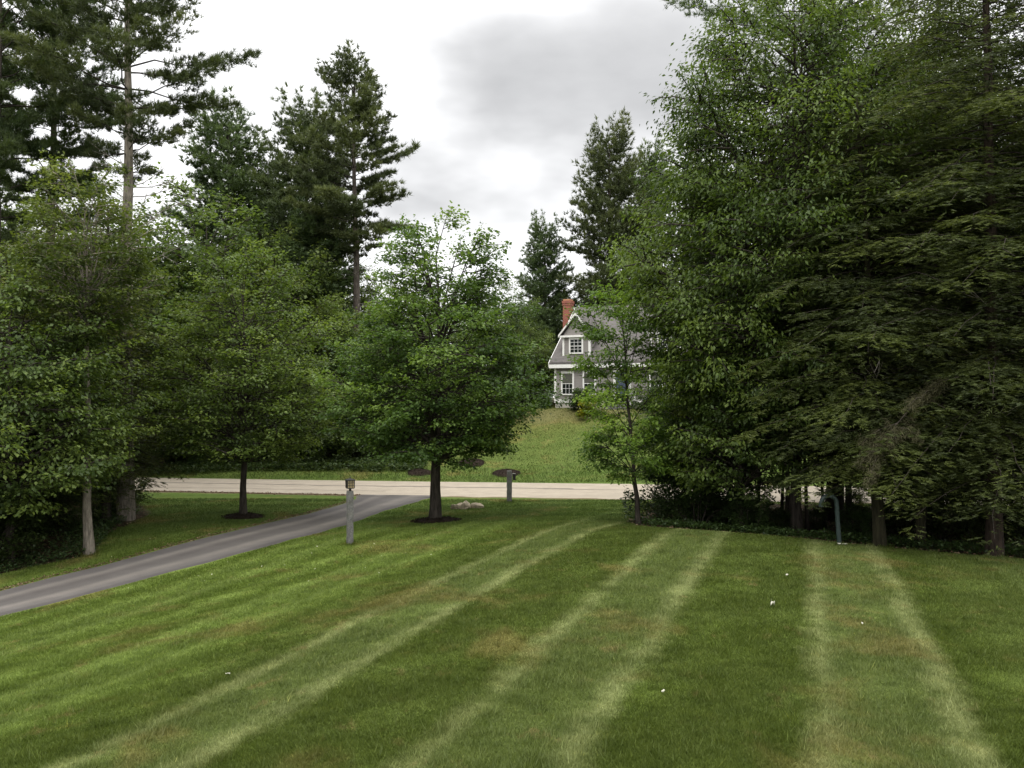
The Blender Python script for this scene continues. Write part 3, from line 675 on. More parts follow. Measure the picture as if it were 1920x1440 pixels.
h1 = conifer('hemlock_tree', 97, 11.5, [(1.9,2.3),(2.8,3.0),(4.0,3.1),(6,2.7),(8,2.0),(10,1.1),(11.5,.3)], .14, 'hem', L_HEM, B_GREEN, .30, 6, (.16, .5), .22, 24000, 8, .022, bare=.1, dead=9, dead_z=(2.2, 7.5), lean=(-.5, 0))
place(h1, 1648, 21.9, label='hemlock with mossy leaning trunk just behind the green vent pipe', cat='hemlock tree')
h2 = conifer('hemlock_tree', 98, 18.5, [(1.9,2.6),(2.8,3.3),(4,3.9),(7,3.9),(10,3.4),(14,2.3),(17.5,.9),(18.5,.2)], .17, 'hem', L_HEM, B_RED, .34, 6, (.14, .5), .23, 32000, 8, .023, bare=.1, dead=9, dead_z=(2.0, 7.5))
place(h2, 1862, 20.9, label='big hemlock with reddish trunk at the right edge of the view', cat='hemlock tree')
copy_tree(h1, (1722 - 960) * 22.4 / F, 22.4, 2.4, (.85, .85, .95), 'slim hemlock between the leaning hemlock and the big reddish one')
copy_tree(t, (1690 - 960) * 30 / F, 29, 2.2, 1.12, 'second tall beech whose crown fills the sky above the leaning hemlock', 'tree')
copy_tree(h2, (1800 - 960) * 27 / F, 27, 1.3, .95, 'hemlock in the second row behind the big reddish hemlock')
copy_tree(h2, (1740 - 960) * 29 / F, 29, 4.4, .85, 'hemlock in the second row behind the green vent pipe')
copy_tree(h2, (2010 - 960) * 21.5 / F, 21.5, 3.3, 1.0, 'hemlock reaching in from beyond the right edge of the view')
copy_tree(h2, 19.5, 27, .9, 1.0, 'hemlock deep in the shade at the far right')  # more wood past the right edge, put in to darken this side
copy_tree(h2, 21.5, 33, 5.1, .95, 'hemlock deep in the right wood close to the road')  # trunk out of view too, added to deepen the shade here
copy_tree(mid, 16.5, 33, 2.1, 1.15, 'leafy tree deep in the right wood behind the hemlocks', 'tree')
copy_tree(mid, (1590 - 960) * 34.5 / F, 34.5, 5.3, (.8, .8, 1.2), 'leafy tree by the road behind the dark pine', 'tree')

# a broken dead bough hanging out of the hemlocks
R = np.random.default_rng(5); root = empty('fallen_bough'); bx, by = (1740 - 960) * 19.6 / F, 19.6
s = np.linspace(0, 1, 8)[:, None]; Pm = np.array([1.2, .6, 2.0]) * (1 - s) + np.array([-1.3, -.1, -.1]) * s + np.array([0, 0, .5]) * np.sin(s * 3.1); Pm = Pm + np.cumsum(R.normal(0, .05, (8, 3)), 0); pp, rr_, tw = [Pm], [.02 * (1 - s[:, 0]) + .006], []
for q in range(16):
    t0 = R.uniform(.15, 1); p = np.array([np.interp(t0, s[:, 0], Pm[:, c]) for c in range(3)]); d = np.array([R.uniform(-1, .6), R.uniform(-.6, .5), R.uniform(-1.1, -.1)]); ln = R.uniform(.5, 1.15)
    e = p + d * ln; pp.append(np.array([p, (p + e) / 2 + [0, 0, .08], e])); rr_.append(np.array([.014, .009, .004]))
    for w_ in range(60):
        a = R.uniform(.15, 1); tw.append((p * (1 - a) + e * a + R.normal(0, .07, 3), unit(d + R.normal(0, .5, 3) - np.array([0, 0, .3]))))
V, c, I = tube_np(pp, rr_, 5); mesh_np('branch', V, c, I, B_PINE, root, True)
Ct = np.array([q[0] for q in tw]); Dt = np.array([q[1] for q in tw]); j = np.repeat(np.arange(len(tw)), 8); m = len(j)
needle_mesh('foliage', Ct[j] + R.normal(0, .04, (m, 3)), Dt[j] + R.normal(0, .4, (m, 3)), R.uniform(.08, .16, m), np.full(m, .014), R.uniform(0, 1, m), L_DEAD, root, R)
put(root, bx, by, label='broken dead brown hemlock bough hanging in front of the hemlock trunks', cat='branch', dz=2.2)

sap = deciduous('sapling', 101, 7.0, [(2.6,.7),(3.6,1.4),(5,1.5),(6.3,1.0),(7.0,.3)], .065, 6500, .12, L_SHRUB, B_DARK, 22, .6, sub=6, lobes=.3)
put(sap, *at(1420, 27)[:2], label='sapling with dark straight stem left of the vent pipe, nearest the tall beech', cat='sapling', group='saplings in the right wood')
for k, (u, Y, s, lab) in enumerate([(1512, 26.5, .95, 'sapling with dark stem directly left of the green vent pipe'), (1543, 28.5, .9, 'thin sapling stem behind the green vent pipe'), (1465, 30.5, .9, 'sapling stem between the beech and the road on the right'), (1290, 29.5, .8, 'leafy sapling right of the young bright tree'), (1790, 29, 1.0, 'sapling in deep shade behind the big reddish hemlock')]):
    copy_tree(sap, (u - 960) * Y / F, Y, k * 1.7 + 1, s, lab, 'sapling', 'saplings in the right wood')
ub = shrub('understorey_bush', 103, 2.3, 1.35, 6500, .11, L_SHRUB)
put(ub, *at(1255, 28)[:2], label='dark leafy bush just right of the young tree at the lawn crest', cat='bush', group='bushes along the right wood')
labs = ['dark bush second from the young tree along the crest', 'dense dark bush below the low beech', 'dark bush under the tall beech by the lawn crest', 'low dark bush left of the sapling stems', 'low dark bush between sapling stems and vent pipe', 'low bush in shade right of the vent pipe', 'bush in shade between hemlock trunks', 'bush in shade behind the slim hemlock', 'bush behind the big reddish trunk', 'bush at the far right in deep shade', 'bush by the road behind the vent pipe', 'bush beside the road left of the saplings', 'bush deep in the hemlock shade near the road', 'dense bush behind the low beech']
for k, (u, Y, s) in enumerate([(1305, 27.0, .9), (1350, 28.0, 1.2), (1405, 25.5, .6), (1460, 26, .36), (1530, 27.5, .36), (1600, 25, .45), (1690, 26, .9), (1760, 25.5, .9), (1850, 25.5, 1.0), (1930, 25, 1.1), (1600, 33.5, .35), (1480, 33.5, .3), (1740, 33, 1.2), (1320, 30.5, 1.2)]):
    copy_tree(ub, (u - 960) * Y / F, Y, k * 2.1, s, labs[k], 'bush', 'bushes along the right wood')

# ------------------------------------------------------------------ across the road
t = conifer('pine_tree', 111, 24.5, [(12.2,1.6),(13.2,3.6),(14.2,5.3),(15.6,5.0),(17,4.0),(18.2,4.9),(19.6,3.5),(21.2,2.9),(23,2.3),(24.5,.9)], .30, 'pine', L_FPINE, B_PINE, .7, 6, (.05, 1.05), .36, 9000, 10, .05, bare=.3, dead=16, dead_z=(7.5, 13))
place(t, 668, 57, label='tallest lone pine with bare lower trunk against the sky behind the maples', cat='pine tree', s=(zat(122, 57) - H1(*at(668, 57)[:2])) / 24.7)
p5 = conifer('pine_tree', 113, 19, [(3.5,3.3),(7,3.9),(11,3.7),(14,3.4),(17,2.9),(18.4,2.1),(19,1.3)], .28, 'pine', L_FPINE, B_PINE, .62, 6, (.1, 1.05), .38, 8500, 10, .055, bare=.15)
def scp(u, v, Y, h): return (zat(v, Y) - H1(*at(u, Y)[:2])) / h
place(p5, 1143, 74, label='dense rounded pine standing behind the house roof', cat='pine tree', s=scp(1143, 268, 74, 19.2))
def cp(src, u, v, Y, h, rz, lab, wide=1.0, cat='tree', group=None):
    s = scp(u, v, Y, h); copy_tree(src, (u - 960) * Y / F, Y, rz, (s * wide, s * wide, s), lab, cat, group)
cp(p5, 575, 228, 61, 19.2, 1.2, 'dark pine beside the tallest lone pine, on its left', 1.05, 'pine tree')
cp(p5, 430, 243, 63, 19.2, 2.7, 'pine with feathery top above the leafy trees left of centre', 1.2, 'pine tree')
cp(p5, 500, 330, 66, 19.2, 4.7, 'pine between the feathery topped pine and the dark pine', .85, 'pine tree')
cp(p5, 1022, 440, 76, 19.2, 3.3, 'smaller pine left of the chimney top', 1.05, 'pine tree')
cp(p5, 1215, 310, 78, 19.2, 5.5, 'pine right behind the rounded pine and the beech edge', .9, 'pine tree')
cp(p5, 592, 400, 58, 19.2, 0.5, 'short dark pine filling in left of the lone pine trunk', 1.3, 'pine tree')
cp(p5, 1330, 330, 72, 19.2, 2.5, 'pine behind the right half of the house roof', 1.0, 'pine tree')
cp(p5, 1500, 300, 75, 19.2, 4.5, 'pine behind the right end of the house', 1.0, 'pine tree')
b1 = deciduous('woodland_tree', 121, 14, [(1.0,2.6),(3,4.0),(6.5,4.3),(9.5,4.0),(12,2.9),(13.5,1.5),(14,.5)], .2, 26000, .22, L_BACK, B_DARK, 62, .7, sub=8, lobes=.28, flat=.22, asp=.7)
place(b1, 385, 54, label='broad leafy tree with rounded top behind the slim maple', cat='tree', s=scp(385, 322, 54, 14.2))
b2 = deciduous('woodland_tree', 123, 11, [(.5,2.6),(2,3.6),(5,3.9),(7.5,3.2),(9.5,2.0),(11,.5)], .17, 22000, .2, L_BACK, B_DARK, 55, .6, sub=8, lobes=.3, flat=.22, asp=.7)
place(b2, 300, 52, label='leafy tree across the road right of the thick pine trunk', cat='tree', s=scp(300, 430, 52, 11.2))
far = [(b2,240,380,53,.3,'leafy tree at the left end of the wood across the road'),(b2,460,440,53,1.9,'leafy tree behind the crown of the slim maple'),(b2,545,480,52.5,3.1,'leafy tree across the road between the two maples'),
 (b1,520,400,57,2.2,'tall leafy tree under the dark pine'),(b2,620,560,52,.9,'low leafy tree at the verge below the lone pine'),(b2,690,560,54,4.4,'leafy tree at the foot of the lone pine'),(b2,770,530,57,5.6,'leafy tree behind the left of the round maple'),
 (b1,850,520,64,1.4,'leafy tree behind the middle of the round maple'),(b1,930,508,70,2.9,'leafy tree on the skyline left of the chimney'),(b2,900,590,61,3.9,'low leafy tree at the top of the far lawn'),(b2,975,590,69,.2,'leafy tree in shade left of the house corner'),
 (b1,740,500,68,5.1,'leafy tree on the skyline right of the lone pine'),(b1,1010,520,80,3.5,'leafy tree under the small pine behind the chimney'),(b1,1090,500,80,.8,'leafy tree behind the house ridge'),(b1,1180,500,82,1.8,'leafy tree behind the middle of the house roof'),
 (b1,1290,480,78,4.9,'leafy tree behind the right part of the roof'),(b1,1420,450,76,2.0,'leafy tree behind the house wing'),(b1,1560,400,70,.6,'tall leafy tree far behind the right wood'),(b1,1700,380,66,3.0,'leafy tree across the road behind the hemlocks'),(b1,1860,380,62,5.9,'leafy tree across the road behind the right edge'),
 (b1,100,330,56,4.0,'tall leafy tree across the road behind the left pines'),(b1,-40,330,56,1.0,'leafy tree across the road at the left edge'),(b2,160,520,54,2.0,'low leafy tree across the road behind the pale trunk'),(b2,40,520,53,3.0,'low leafy tree across the road at far left'),
 (b2,995,600,66,2.6,'low leafy tree at the left gable of the house'),(b1,190,400,66,5.0,'leafy tree deep in the wood across the road'),(b1,620,450,66,.9,'leafy tree deep in the wood behind the lone pine'),(b2,1640,600,60,1.1,'leafy tree on the far slope behind the hemlocks')]
for k, (src, u, v, Y, rz, lab) in enumerate(far): cp(src, u, v, Y, 14.2 if src is b1 else 11.2, rz, lab, 1.0, 'tree')
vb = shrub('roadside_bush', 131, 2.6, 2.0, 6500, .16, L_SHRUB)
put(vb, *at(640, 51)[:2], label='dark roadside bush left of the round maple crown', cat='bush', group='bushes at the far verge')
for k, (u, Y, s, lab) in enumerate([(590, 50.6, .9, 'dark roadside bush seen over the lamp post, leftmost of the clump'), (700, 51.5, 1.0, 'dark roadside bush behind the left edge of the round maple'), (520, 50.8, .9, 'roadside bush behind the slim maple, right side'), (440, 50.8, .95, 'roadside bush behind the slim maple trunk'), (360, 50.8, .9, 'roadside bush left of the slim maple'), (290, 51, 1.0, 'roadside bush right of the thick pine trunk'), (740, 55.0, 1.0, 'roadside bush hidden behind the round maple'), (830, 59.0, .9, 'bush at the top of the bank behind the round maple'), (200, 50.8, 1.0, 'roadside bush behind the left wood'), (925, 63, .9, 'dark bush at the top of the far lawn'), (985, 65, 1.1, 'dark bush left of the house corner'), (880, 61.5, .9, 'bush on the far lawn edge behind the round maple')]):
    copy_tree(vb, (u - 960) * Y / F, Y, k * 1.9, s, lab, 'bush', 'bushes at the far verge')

# ------------------------------------------------------------------ the house
house = empty('house', (3.1, 62, 3.70), math.radians(-27)); tag(house, 'grey clapboard cape house with white trim, dormers and a tall red brick chimney', 'house')
HL, HD, EV, RZ = 10.4, 9.2, 3.15, 7.6; SL = (RZ - EV) / (HD / 2 + .35)
def siding(x0, x1, y, z0, z1, name='siding', parent=None):
    mb = MB(); z = z0; h = .115
    while z < z1 - .01:
        zt = min(z + h, z1); mb.add([(x0, y - .022, z), (x1, y - .022, z), (x1, y - .002, zt), (x0, y - .002, zt), (x0, y, z), (x1, y, z)], [(0,1,2,3), (4,5,1,0)]); z = zt
    return tag(mb.build(name, M_SIDING, parent or house), kind='stuff')
mb = MB(); mb.box(0, 0, .42, HL, HD, EV)
mb.prism([(0, EV), (HD, EV), (HD / 2, EV + SL * HD / 2 - .05)], 'x', .02, HL - .02); mb.build('wall', M_SIDING, house)
siding(.15, HL - .15, 0, .66, EV - .26)
MB().box(.04, .04, -.6, HL - .04, HD - .04, .42).build('foundation', M_FOUND, house)
for x0 in (-.02, HL - .14): MB().box(x0, -.03, .42, x0 + .16, .12, EV - .24).build('corner_board', M_TRIM, house)
MB().box(-.03, -.035, .42, HL + .03, .05, .66).build('skirt_board', M_TRIM, house)
MB().box(-.30, -.36, EV - .24, HL + .30, -.04, EV + .02).build('eave_board', M_TRIM, house)
th = .16
def roof_slab(x0, x1, D, ev, sl, ov, name, parent):
    yr = D / 2; z0 = ev - 0.0
    MB().prism([(-ov, z0), (-ov, z0 + th), (yr, z0 + th + sl * (yr + ov)), (yr, z0 + sl * (yr + ov))], 'x', x0, x1).build(name, M_ROOF, parent)
    MB().prism([(D + ov, z0), (yr + .001, z0 + sl * (yr + ov)), (yr + .001, z0 + th + sl * (yr + ov)), (D + ov, z0 + th)], 'x', x0, x1).build(name, M_ROOF, parent)
roof_slab(-.28, HL + .28, HD, EV + .025, SL, .35, 'roof', house)
for xr in (-.33, HL + .285):
    MB().prism([(-.36, EV - .12), (-.36, EV + .17), (HD / 2, EV + .17 + SL * (HD / 2 + .36)), (HD + .36, EV + .17), (HD + .36, EV - .12), (HD / 2, EV - .10 + SL * (HD / 2 + .36))], 'x', xr, xr + .045).build('rake_board', M_TRIM, house)
def window(xc, y, z0, z1, w, parent, cols=3, rows=2, shade=True):
    fw = .11; x0, x1 = xc - w / 2, xc + w / 2
    fr = MB().box(x0, y - .06, z0, x0 + fw, y + .02, z1).box(x1 - fw, y - .06, z0, x1, y + .02, z1).box(x0 + fw, y - .06, z1 - fw, x1 - fw, y + .02, z1).box(x0 + fw, y - .075, z0, x1 - fw, y + .02, z0 + fw * .8).build('window', M_TRIM, parent)
    a, b, c, d = x0 + fw, x1 - fw, z0 + fw * .8, z1 - fw; zm = (c + d) / 2
    for (lo, hi, yy) in ((c, zm, y - .020), (zm, d, y - .032)):
        MB().box(a, yy, lo + .002, b, yy + .012, hi - .002).build('pane', M_GLASS, fr)
        g = MB().box(a, yy - .012, hi - .045, b, yy - .001, hi - .004)
        for i in range(1, cols): xx = a + (b - a) * i / cols; g.box(xx - .011, yy - .010, lo + .01, xx + .011, yy - .001, hi - .05)
        for i in range(1, rows): z_ = lo + (hi - lo) * i / rows; g.box(a + .002, yy - .008, z_ - .011, b - .002, yy - .0015, z_ + .011)
        g.build('muntin', M_TRIM, fr)
    if shade: MB().box(a + .02, y - .0445, zm + .02, b - .02, y - .0425, d - .05).build('shade', M_SHADE, fr)
for xc in (1.04, 2.73, 7.67, 9.36): window(xc, -.022, .97, 2.68, 1.0, house)
dr = MB().box(4.72, -.05, .5, 5.68, -.022, 2.62); door = dr.build('door', M_DOOR, house)
for (a, b) in ((4.82, 5.15), (5.25, 5.58)):
    for (c, d) in ((.7, 1.35), (1.5, 2.4)): MB().box(a, -.062, c, b, -.051, d).build('panel', M_DOOR, door)
MB().box(5.60, -.10, 1.45, 5.64, -.052, 1.55).build('handle', M_STEEL, door)
MB().box(4.55, -.07, .5, 4.72, -.022, 2.62).box(5.68, -.07, .5, 5.85, -.022, 2.62).box(4.50, -.09, 2.62, 5.90, -.022, 2.84).build('door_frame', M_TRIM, house)
for k in range(3): MB().box(4.3, -.6 - .32 * k, -.4, 6.1, -.05 if k == 0 else -.6 - .32 * (k - 1) - .002, .45 - .17 * k).build('step', M_GRANITE, house, bevel=.02)
for xx in (4.2, 6.15):
    rl = MB().box(xx, -1.45, 1.15, xx + .07, -.12, 1.22).box(xx, -1.45, .25, xx + .07, -.12, .31)
    for k in range(9): rl.box(xx + .015, -1.43 + k * .16, .31, xx + .055, -1.38 + k * .16, 1.15)
    rl.build('railing', M_TRIM, house)
def dormer(xc):
    hw, y0, ze, zp = 1.08, .22, 5.30, 6.75; base = EV + SL * (y0 + .35) + .1
    yb = (ze - EV) / SL - .35 + .1; yp = (zp - EV) / SL - .35 + .25
    dm = MB().prism([(xc - hw + .03, base - .1), (xc + hw - .03, base - .1), (xc + hw - .03, ze), (xc, zp - .12), (xc - hw + .03, ze)], 'y', y0, yb + .6).build('dormer', M_SIDING, house)
    siding(xc - hw + .12, xc + hw - .12, y0, base, ze - .16, 'siding', dm)
    for s_ in (-1, 1):
        a = xc + s_ * hw; MB().box(min(a, a - s_ * .14), y0 - .03, base - .08, max(a, a - s_ * .14), y0 + .12, ze - .13).build('corner_board', M_TRIM, dm)
        o = .24; e = [(xc + s_ * (hw + o), ze - .12), (xc + s_ * (hw + o), ze + .02), (xc, zp + .16), (xc, zp + .02)]
        MB().prism(e if s_ > 0 else e[::-1], 'y', y0 - .2, yp + .6).build('dormer_roof', M_ROOF, dm)
        e = [(xc + s_ * (hw + o + .01), ze - .16), (xc + s_ * (hw + o + .01), ze + .0), (xc, zp + .145), (xc, zp - .03)]
        MB().prism(e if s_ > 0 else e[::-1], 'y', y0 - .26, y0 - .205).build('rake_board', M_TRIM, dm)
    MB().box(xc - hw - .2, y0 - .2, ze - .16, xc + hw + .2, y0 - .001, ze - .02).build('eave_board', M_TRIM, dm)
    window(xc, y0 - .024, base + .18, ze - .17, 1.1, dm, 3, 2, False)
for xc in (1.62, 8.2): dormer(xc)
ch = MB().box(-1.22, 4.3, -.5, -.62, 5.0, 8.35).build('chimney', M_BRICK, house)
MB().box(-1.25, 4.27, 7.95, -.59, 5.03, 8.12).box(-1.28, 4.24, 8.13, -.56, 5.06, 8.32).build('corbel', M_BRICK, ch)
MB().box(-1.20, 4.32, 8.352, -.64, 4.98, 8.45).build('cap', plain('clay_cap', (.42,.22,.12), .8), ch)
# wing to the right
wx0, wx1, wy, wd_, wev = 10.42, 18.0, 1.4, 6.6, 2.7; wsl = .85
MB().box(wx0, wy, -.5, wx1, wy + wd_, wev).prism([(wy, wev), (wy + wd_, wev), (wy + wd_ / 2, wev + wsl * wd_ / 2)], 'x', wx0, wx1 - .02).build('wing', M_SIDING, house)
siding(wx0 + .1, wx1 - .15, wy, .5, wev - .25, 'siding')
mbw = MB(); yr = wy + wd_ / 2
mbw.prism([(wy - .3, wev), (wy - .3, wev + .15), (yr, wev + .15 + wsl * (wd_ / 2 + .3)), (yr, wev + wsl * (wd_ / 2 + .3))], 'x', wx0 + .3, wx1 + .25)
mbw.prism([(wy + wd_ + .3, wev), (yr + .001, wev + wsl * (wd_ / 2 + .3)), (yr + .001, wev + .15 + wsl * (wd_ / 2 + .3)), (wy + wd_ + .3, wev + .15)], 'x', wx0 + .3, wx1 + .25)
mbw.build('wing_roof', M_ROOF, house)
MB().box(wx0 + .3, wy - .33, wev - .2, wx1 + .25, wy - .02, wev - .003).build('eave_board', M_TRIM, house)
for xc in (12.6, 15.2): window(xc, wy - .022, .95, 2.3, 1.0, house)

def hloc(lx, ly): c, s_ = math.cos(math.radians(-27)), math.sin(math.radians(-27)); return 3.1 + lx * c - ly * s_, 62 + lx * s_ + ly * c
hs = shrub('garden_plant', 141, 1.0, .8, 1800, .16, L_HOSTA, 6); put(hs, *hloc(-1.1, .2), label='bright green leafy garden plant at the left corner of the house', cat='plant')
copy_tree(hs, *hloc(-2.3, .9), 1.0, .9, 'bright garden plant second from the left house corner', 'plant')
copy_tree(hs, *hloc(-3.4, 1.8), 2.0, 1.0, 'bright garden plant farthest left of the house', 'plant')
fsb = shrub('foundation_bush', 143, 1.5, 1.1, 3500, .13, L_SHRUB, 8); put(fsb, *hloc(2.7, -1.3), label='green bush below the second window of the house', cat='bush')
copy_tree(fsb, *hloc(7.5, -1.2), 1.4, 1.0, 'green bush right of the front steps of the house', 'bush')
copy_tree(fsb, *hloc(9.6, -1.2), 3.4, 1.1, 'green bush at the right end of the house front', 'bush')
yb_ = shrub('flowering_bush', 145, 1.0, .8, 2200, .13, L_YEL, 6); put(yb_, *hloc(3.6, -2.4), label='bush with yellow flowers in front of the house', cat='bush')
wh = shrub('flowering_bush', 147, 1.0, .75, 1500, .11, leaf_mat('white_blossom', (.05,.10,.03), (.5,.5,.42), (.8,.8,.74)), 6); put(wh, *hloc(4.0, -2.0), label='bush covered in white flowers beside the front steps', cat='bush')

# ------------------------------------------------------------------ mulch rings
def mulch(x, y, rx, ry, seed, label, hgt=.10):
    R = np.random.default_rng(seed); nr, na = 10, 40; V, o = [], empty('mulch_ring', (x, y, H1(x, y)))
    a = np.linspace(0, 2 * np.pi, na, endpoint=False); ed = 1 + .07 * np.sin(3 * a + seed) + R.normal(0, .03, na)
    r = np.linspace(0, 1, nr)[:, None]; px = (r * ed * rx * np.cos(a)).ravel(); py = (r * ed * ry * np.sin(a)).ravel()
    z = height(x + px, y + py) - o.location.z + .03 + hgt * (1 - (r * np.ones(na)).ravel() ** 2) + R.normal(0, .012, nr * na); z[-na:] = z[-na:] - .07
    I = []
    for i in range(nr - 1):
        for j in range(na): I += [i * na + j, i * na + (j + 1) % na, (i + 1) * na + (j + 1) % na, (i + 1) * na + j]
    mesh_np('bed', np.c_[px, py, z], np.full((nr - 1) * na, 4), I, M_MULCH, o, True)
    n = 900; q = np.sqrt(R.uniform(0, 1.08, n)); th_ = R.uniform(0, 6.28, n); cx_, cy_ = q * rx * np.cos(th_), q * ry * np.sin(th_)
    cz_ = height(x + cx_, y + cy_) - o.location.z + .04 + hgt * np.clip(1 - q ** 2, 0, 1)
    D = unit(R.normal(0, 1, (n, 3)) * [1, 1, .35]); L = R.uniform(.03, .09, n)
    tag(leaf_mesh('chips', np.c_[cx_, cy_, cz_], D, np.array([0, 0, 1.]) + R.normal(0, .6, (n, 3)), L, L * .4, R.uniform(0, 1, n), M_MULCH, o), kind='stuff')
    tag(o, label, 'mulch bed')
x, y, _ = at(817, 29.1); mulch(x, y, .85, .72, 1, 'round dark mulch ring at the foot of the round crowned maple')
x, y, _ = at(457, 31.4); mulch(x, y, .74, .6, 2, 'small dark mulch ring at the foot of the slim maple left of the driveway')
for (u, v, Y, rx, ry, lab) in [(787, 886, 48.2, .75, 1.0, 'dark mulch bed across the road directly behind the round maple trunk'), (949, 883, 47.9, .82, 1.15, 'dark oval mulch bed across the road behind the granite address post'), (884, 862, 50.6, .85, 1.1, 'dark mulch bed higher on the far bank between the two others')]:
    x = (u - 960) * Y / F; mulch(x, Y, rx, ry * .75, int(u), lab, .2)

# ------------------------------------------------------------------ posts, pipe, rocks, scraps
def rough_post(name, w, h, parent, seed, mat=M_GRANITE, amp=.005):
    R = np.random.default_rng(seed); n, mb = 14, MB(); ring = []
    base = [(-1,-1),(0,-1),(1,-1),(1,0),(1,1),(0,1),(-1,1),(-1,0)]
    V = []
    for i in range(n + 1):
        z = -.25 + (h + .25) * i / n
        for (a, b) in base: V.append((a * w / 2 + R.normal(0, amp), b * w / 2 + R.normal(0, amp), z))
    Fc = [(i * 8 + j, i * 8 + (j + 1) % 8, (i + 1) * 8 + (j + 1) % 8, (i + 1) * 8 + j) for i in range(n) for j in range(8)]
    Fc.append(tuple(n * 8 + j for j in range(8))); mb.add(V, Fc)
    return mb.build(name, mat, parent, bevel=.008)
x, y, z = at(657, 24.1)
lp = empty('lamp_post', (x, y, z), math.radians(25)); tag(lp, 'granite post carrying a small black lantern beside the driveway', 'lamp post')
rough_post('post', .165, 1.50, lp, 3)
MB().tube([(0,0,1.50),(0,0,1.57)], [.035,.035], 10).build('stem', M_IRON, lp, True)
lan = MB().box(-.10,-.10,1.57,.10,.10,1.59).box(-.125,-.125,1.80,.125,.125,1.815)
lan.add([(-.13,-.13,1.816),(.13,-.13,1.816),(.13,.13,1.816),(-.13,.13,1.816),(0,0,1.865)], [(0,1,4),(1,2,4),(2,3,4),(3,0,4),(3,2,1,0)])
lo = lan.build('lantern', M_IRON, lp)
cg = MB()
for sx in (-1, 1):
    for sy in (-1, 1): cg.box(sx * .10 - .009, sy * .10 - .009, 1.592, sx * .10 + .009, sy * .10 + .009, 1.798)
for k in (-.035, .035):
    for s_ in (-1, 1): cg.box(k - .005, s_ * .10 - .006, 1.592, k + .005, s_ * .10 + .006, 1.798).box(s_ * .10 - .006, k - .005, 1.592, s_ * .10 + .006, k + .005, 1.798)
for zz_ in (1.66, 1.73):
    for s_ in (-1, 1): cg.box(-.09, s_ * .104 - .005, zz_, .09, s_ * .104 + .005, zz_ + .01).box(s_ * .104 - .005, -.09, zz_, s_ * .104 + .005, .09, zz_ + .01)
cg.build('cage', M_IRON, lo)
for s_ in (-1, 1):
    MB().box(-.088, s_ * .092 - .002, 1.594, .088, s_ * .092 + .002, 1.796).build('pane', M_AMBER, lo); MB().box(s_ * .092 - .002, -.086, 1.594, s_ * .092 + .002, .086, 1.796).build('pane', M_AMBER, lo)
MB().tube([(0,0,1.86),(0,0,1.89),(0,0,1.92)], [.012,.018,.004], 8).build('finial', M_IRON, lo, True)

x, y, z = at(955, 36.3)
ap = empty('address_post', (x, y, z), math.radians(8)); tag(ap, 'short granite post with small bracket standing at the road edge', 'post')
rough_post('post', .20, 1.33, ap, 4)
MB().box(.10, -.02, 1.20, .26, .0, 1.225).box(.10, -.02, 1.10, .12, .0, 1.20).build('bracket', M_STEEL, ap)
MB().box(.15, -.015, .93, .27, -.002, 1.19).build('plaque', M_IRON, ap)

x, y, z = (1572 - 960) * 21.2 / F, 21.2, None; z = H1(x, y)
vp = empty('vent_pipe', (x, y, z)); tag(vp, 'dark green hooked vent pipe at the crest of the lawn before the hemlocks', 'pipe')
a = np.linspace(0, math.pi, 14); hk = [(-.06 - .19 + .19 * math.cos(q), 0, 1.04 + .19 * math.sin(q)) for q in a]
MB().tube([(0,0,-.1),(0,0,.1)] + [(-.06 * t, 0, 1.04 * t) for t in (.3,.5,.7,.9)] + hk + [(-.44, 0, .98)], [.055] * 21, 16).build('pipe', M_PIPE, vp, True)
MB().tube([(-.445,0,.96),(-.44,0,1.02)], [.066,.066], 16).build('collar', M_PIPE, vp, True)
MB().tube([(0,0,.0),(0,0,.035)], [.085,.08], 16).build('collar', M_PIPE, vp, True)

def rock(x, y, sx, sy, sz, seed, label, rz=0):
    import bmesh
    bm = bmesh.new(); bmesh.ops.create_icosphere(bm, subdivisions=3, radius=1); R = np.random.default_rng(seed)
    pl = [(Vector(R.normal(0, 1, 3)).normalized(), R.uniform(.42, .75)) for _ in range(12)]
    for v in bm.verts:
        for nrm, d in pl:
            k = v.co.dot(nrm) - d
            if k > 0: v.co -= nrm * k * .95
        v.co += Vector(R.normal(0, .015, 3)); v.co.x *= sx; v.co.y *= sy; v.co.z *= sz
    me = bpy.data.meshes.new('rock'); bm.to_mesh(me); bm.free(); me.materials.append(M_ROCK)
    o = bpy.data.objects.new('rock', me); o.location = (x, y, H1(x, y) + sz * .25); o.rotation_euler = (0, 0, rz); link(o); tag(o, label, 'rock')
x0 = (872 - 960) * 33.6 / F
rock(x0 - .30, 33.5, .42, .26, .20, 1, 'flat pale rock, left one of the group beside the driveway mouth', .3)
rock(x0 + .06, 33.45, .32, .28, .33, 2, 'squarish grey rock in the middle of the group near the road', .8)
rock(x0 + .52, 33.75, .34, .24, .22, 3, 'tan rock at the right of the group near the road', -.3)
rock(x0 - .22, 33.95, .25, .18, .22, 4, 'small pale rock behind the flat one in the group', .1)

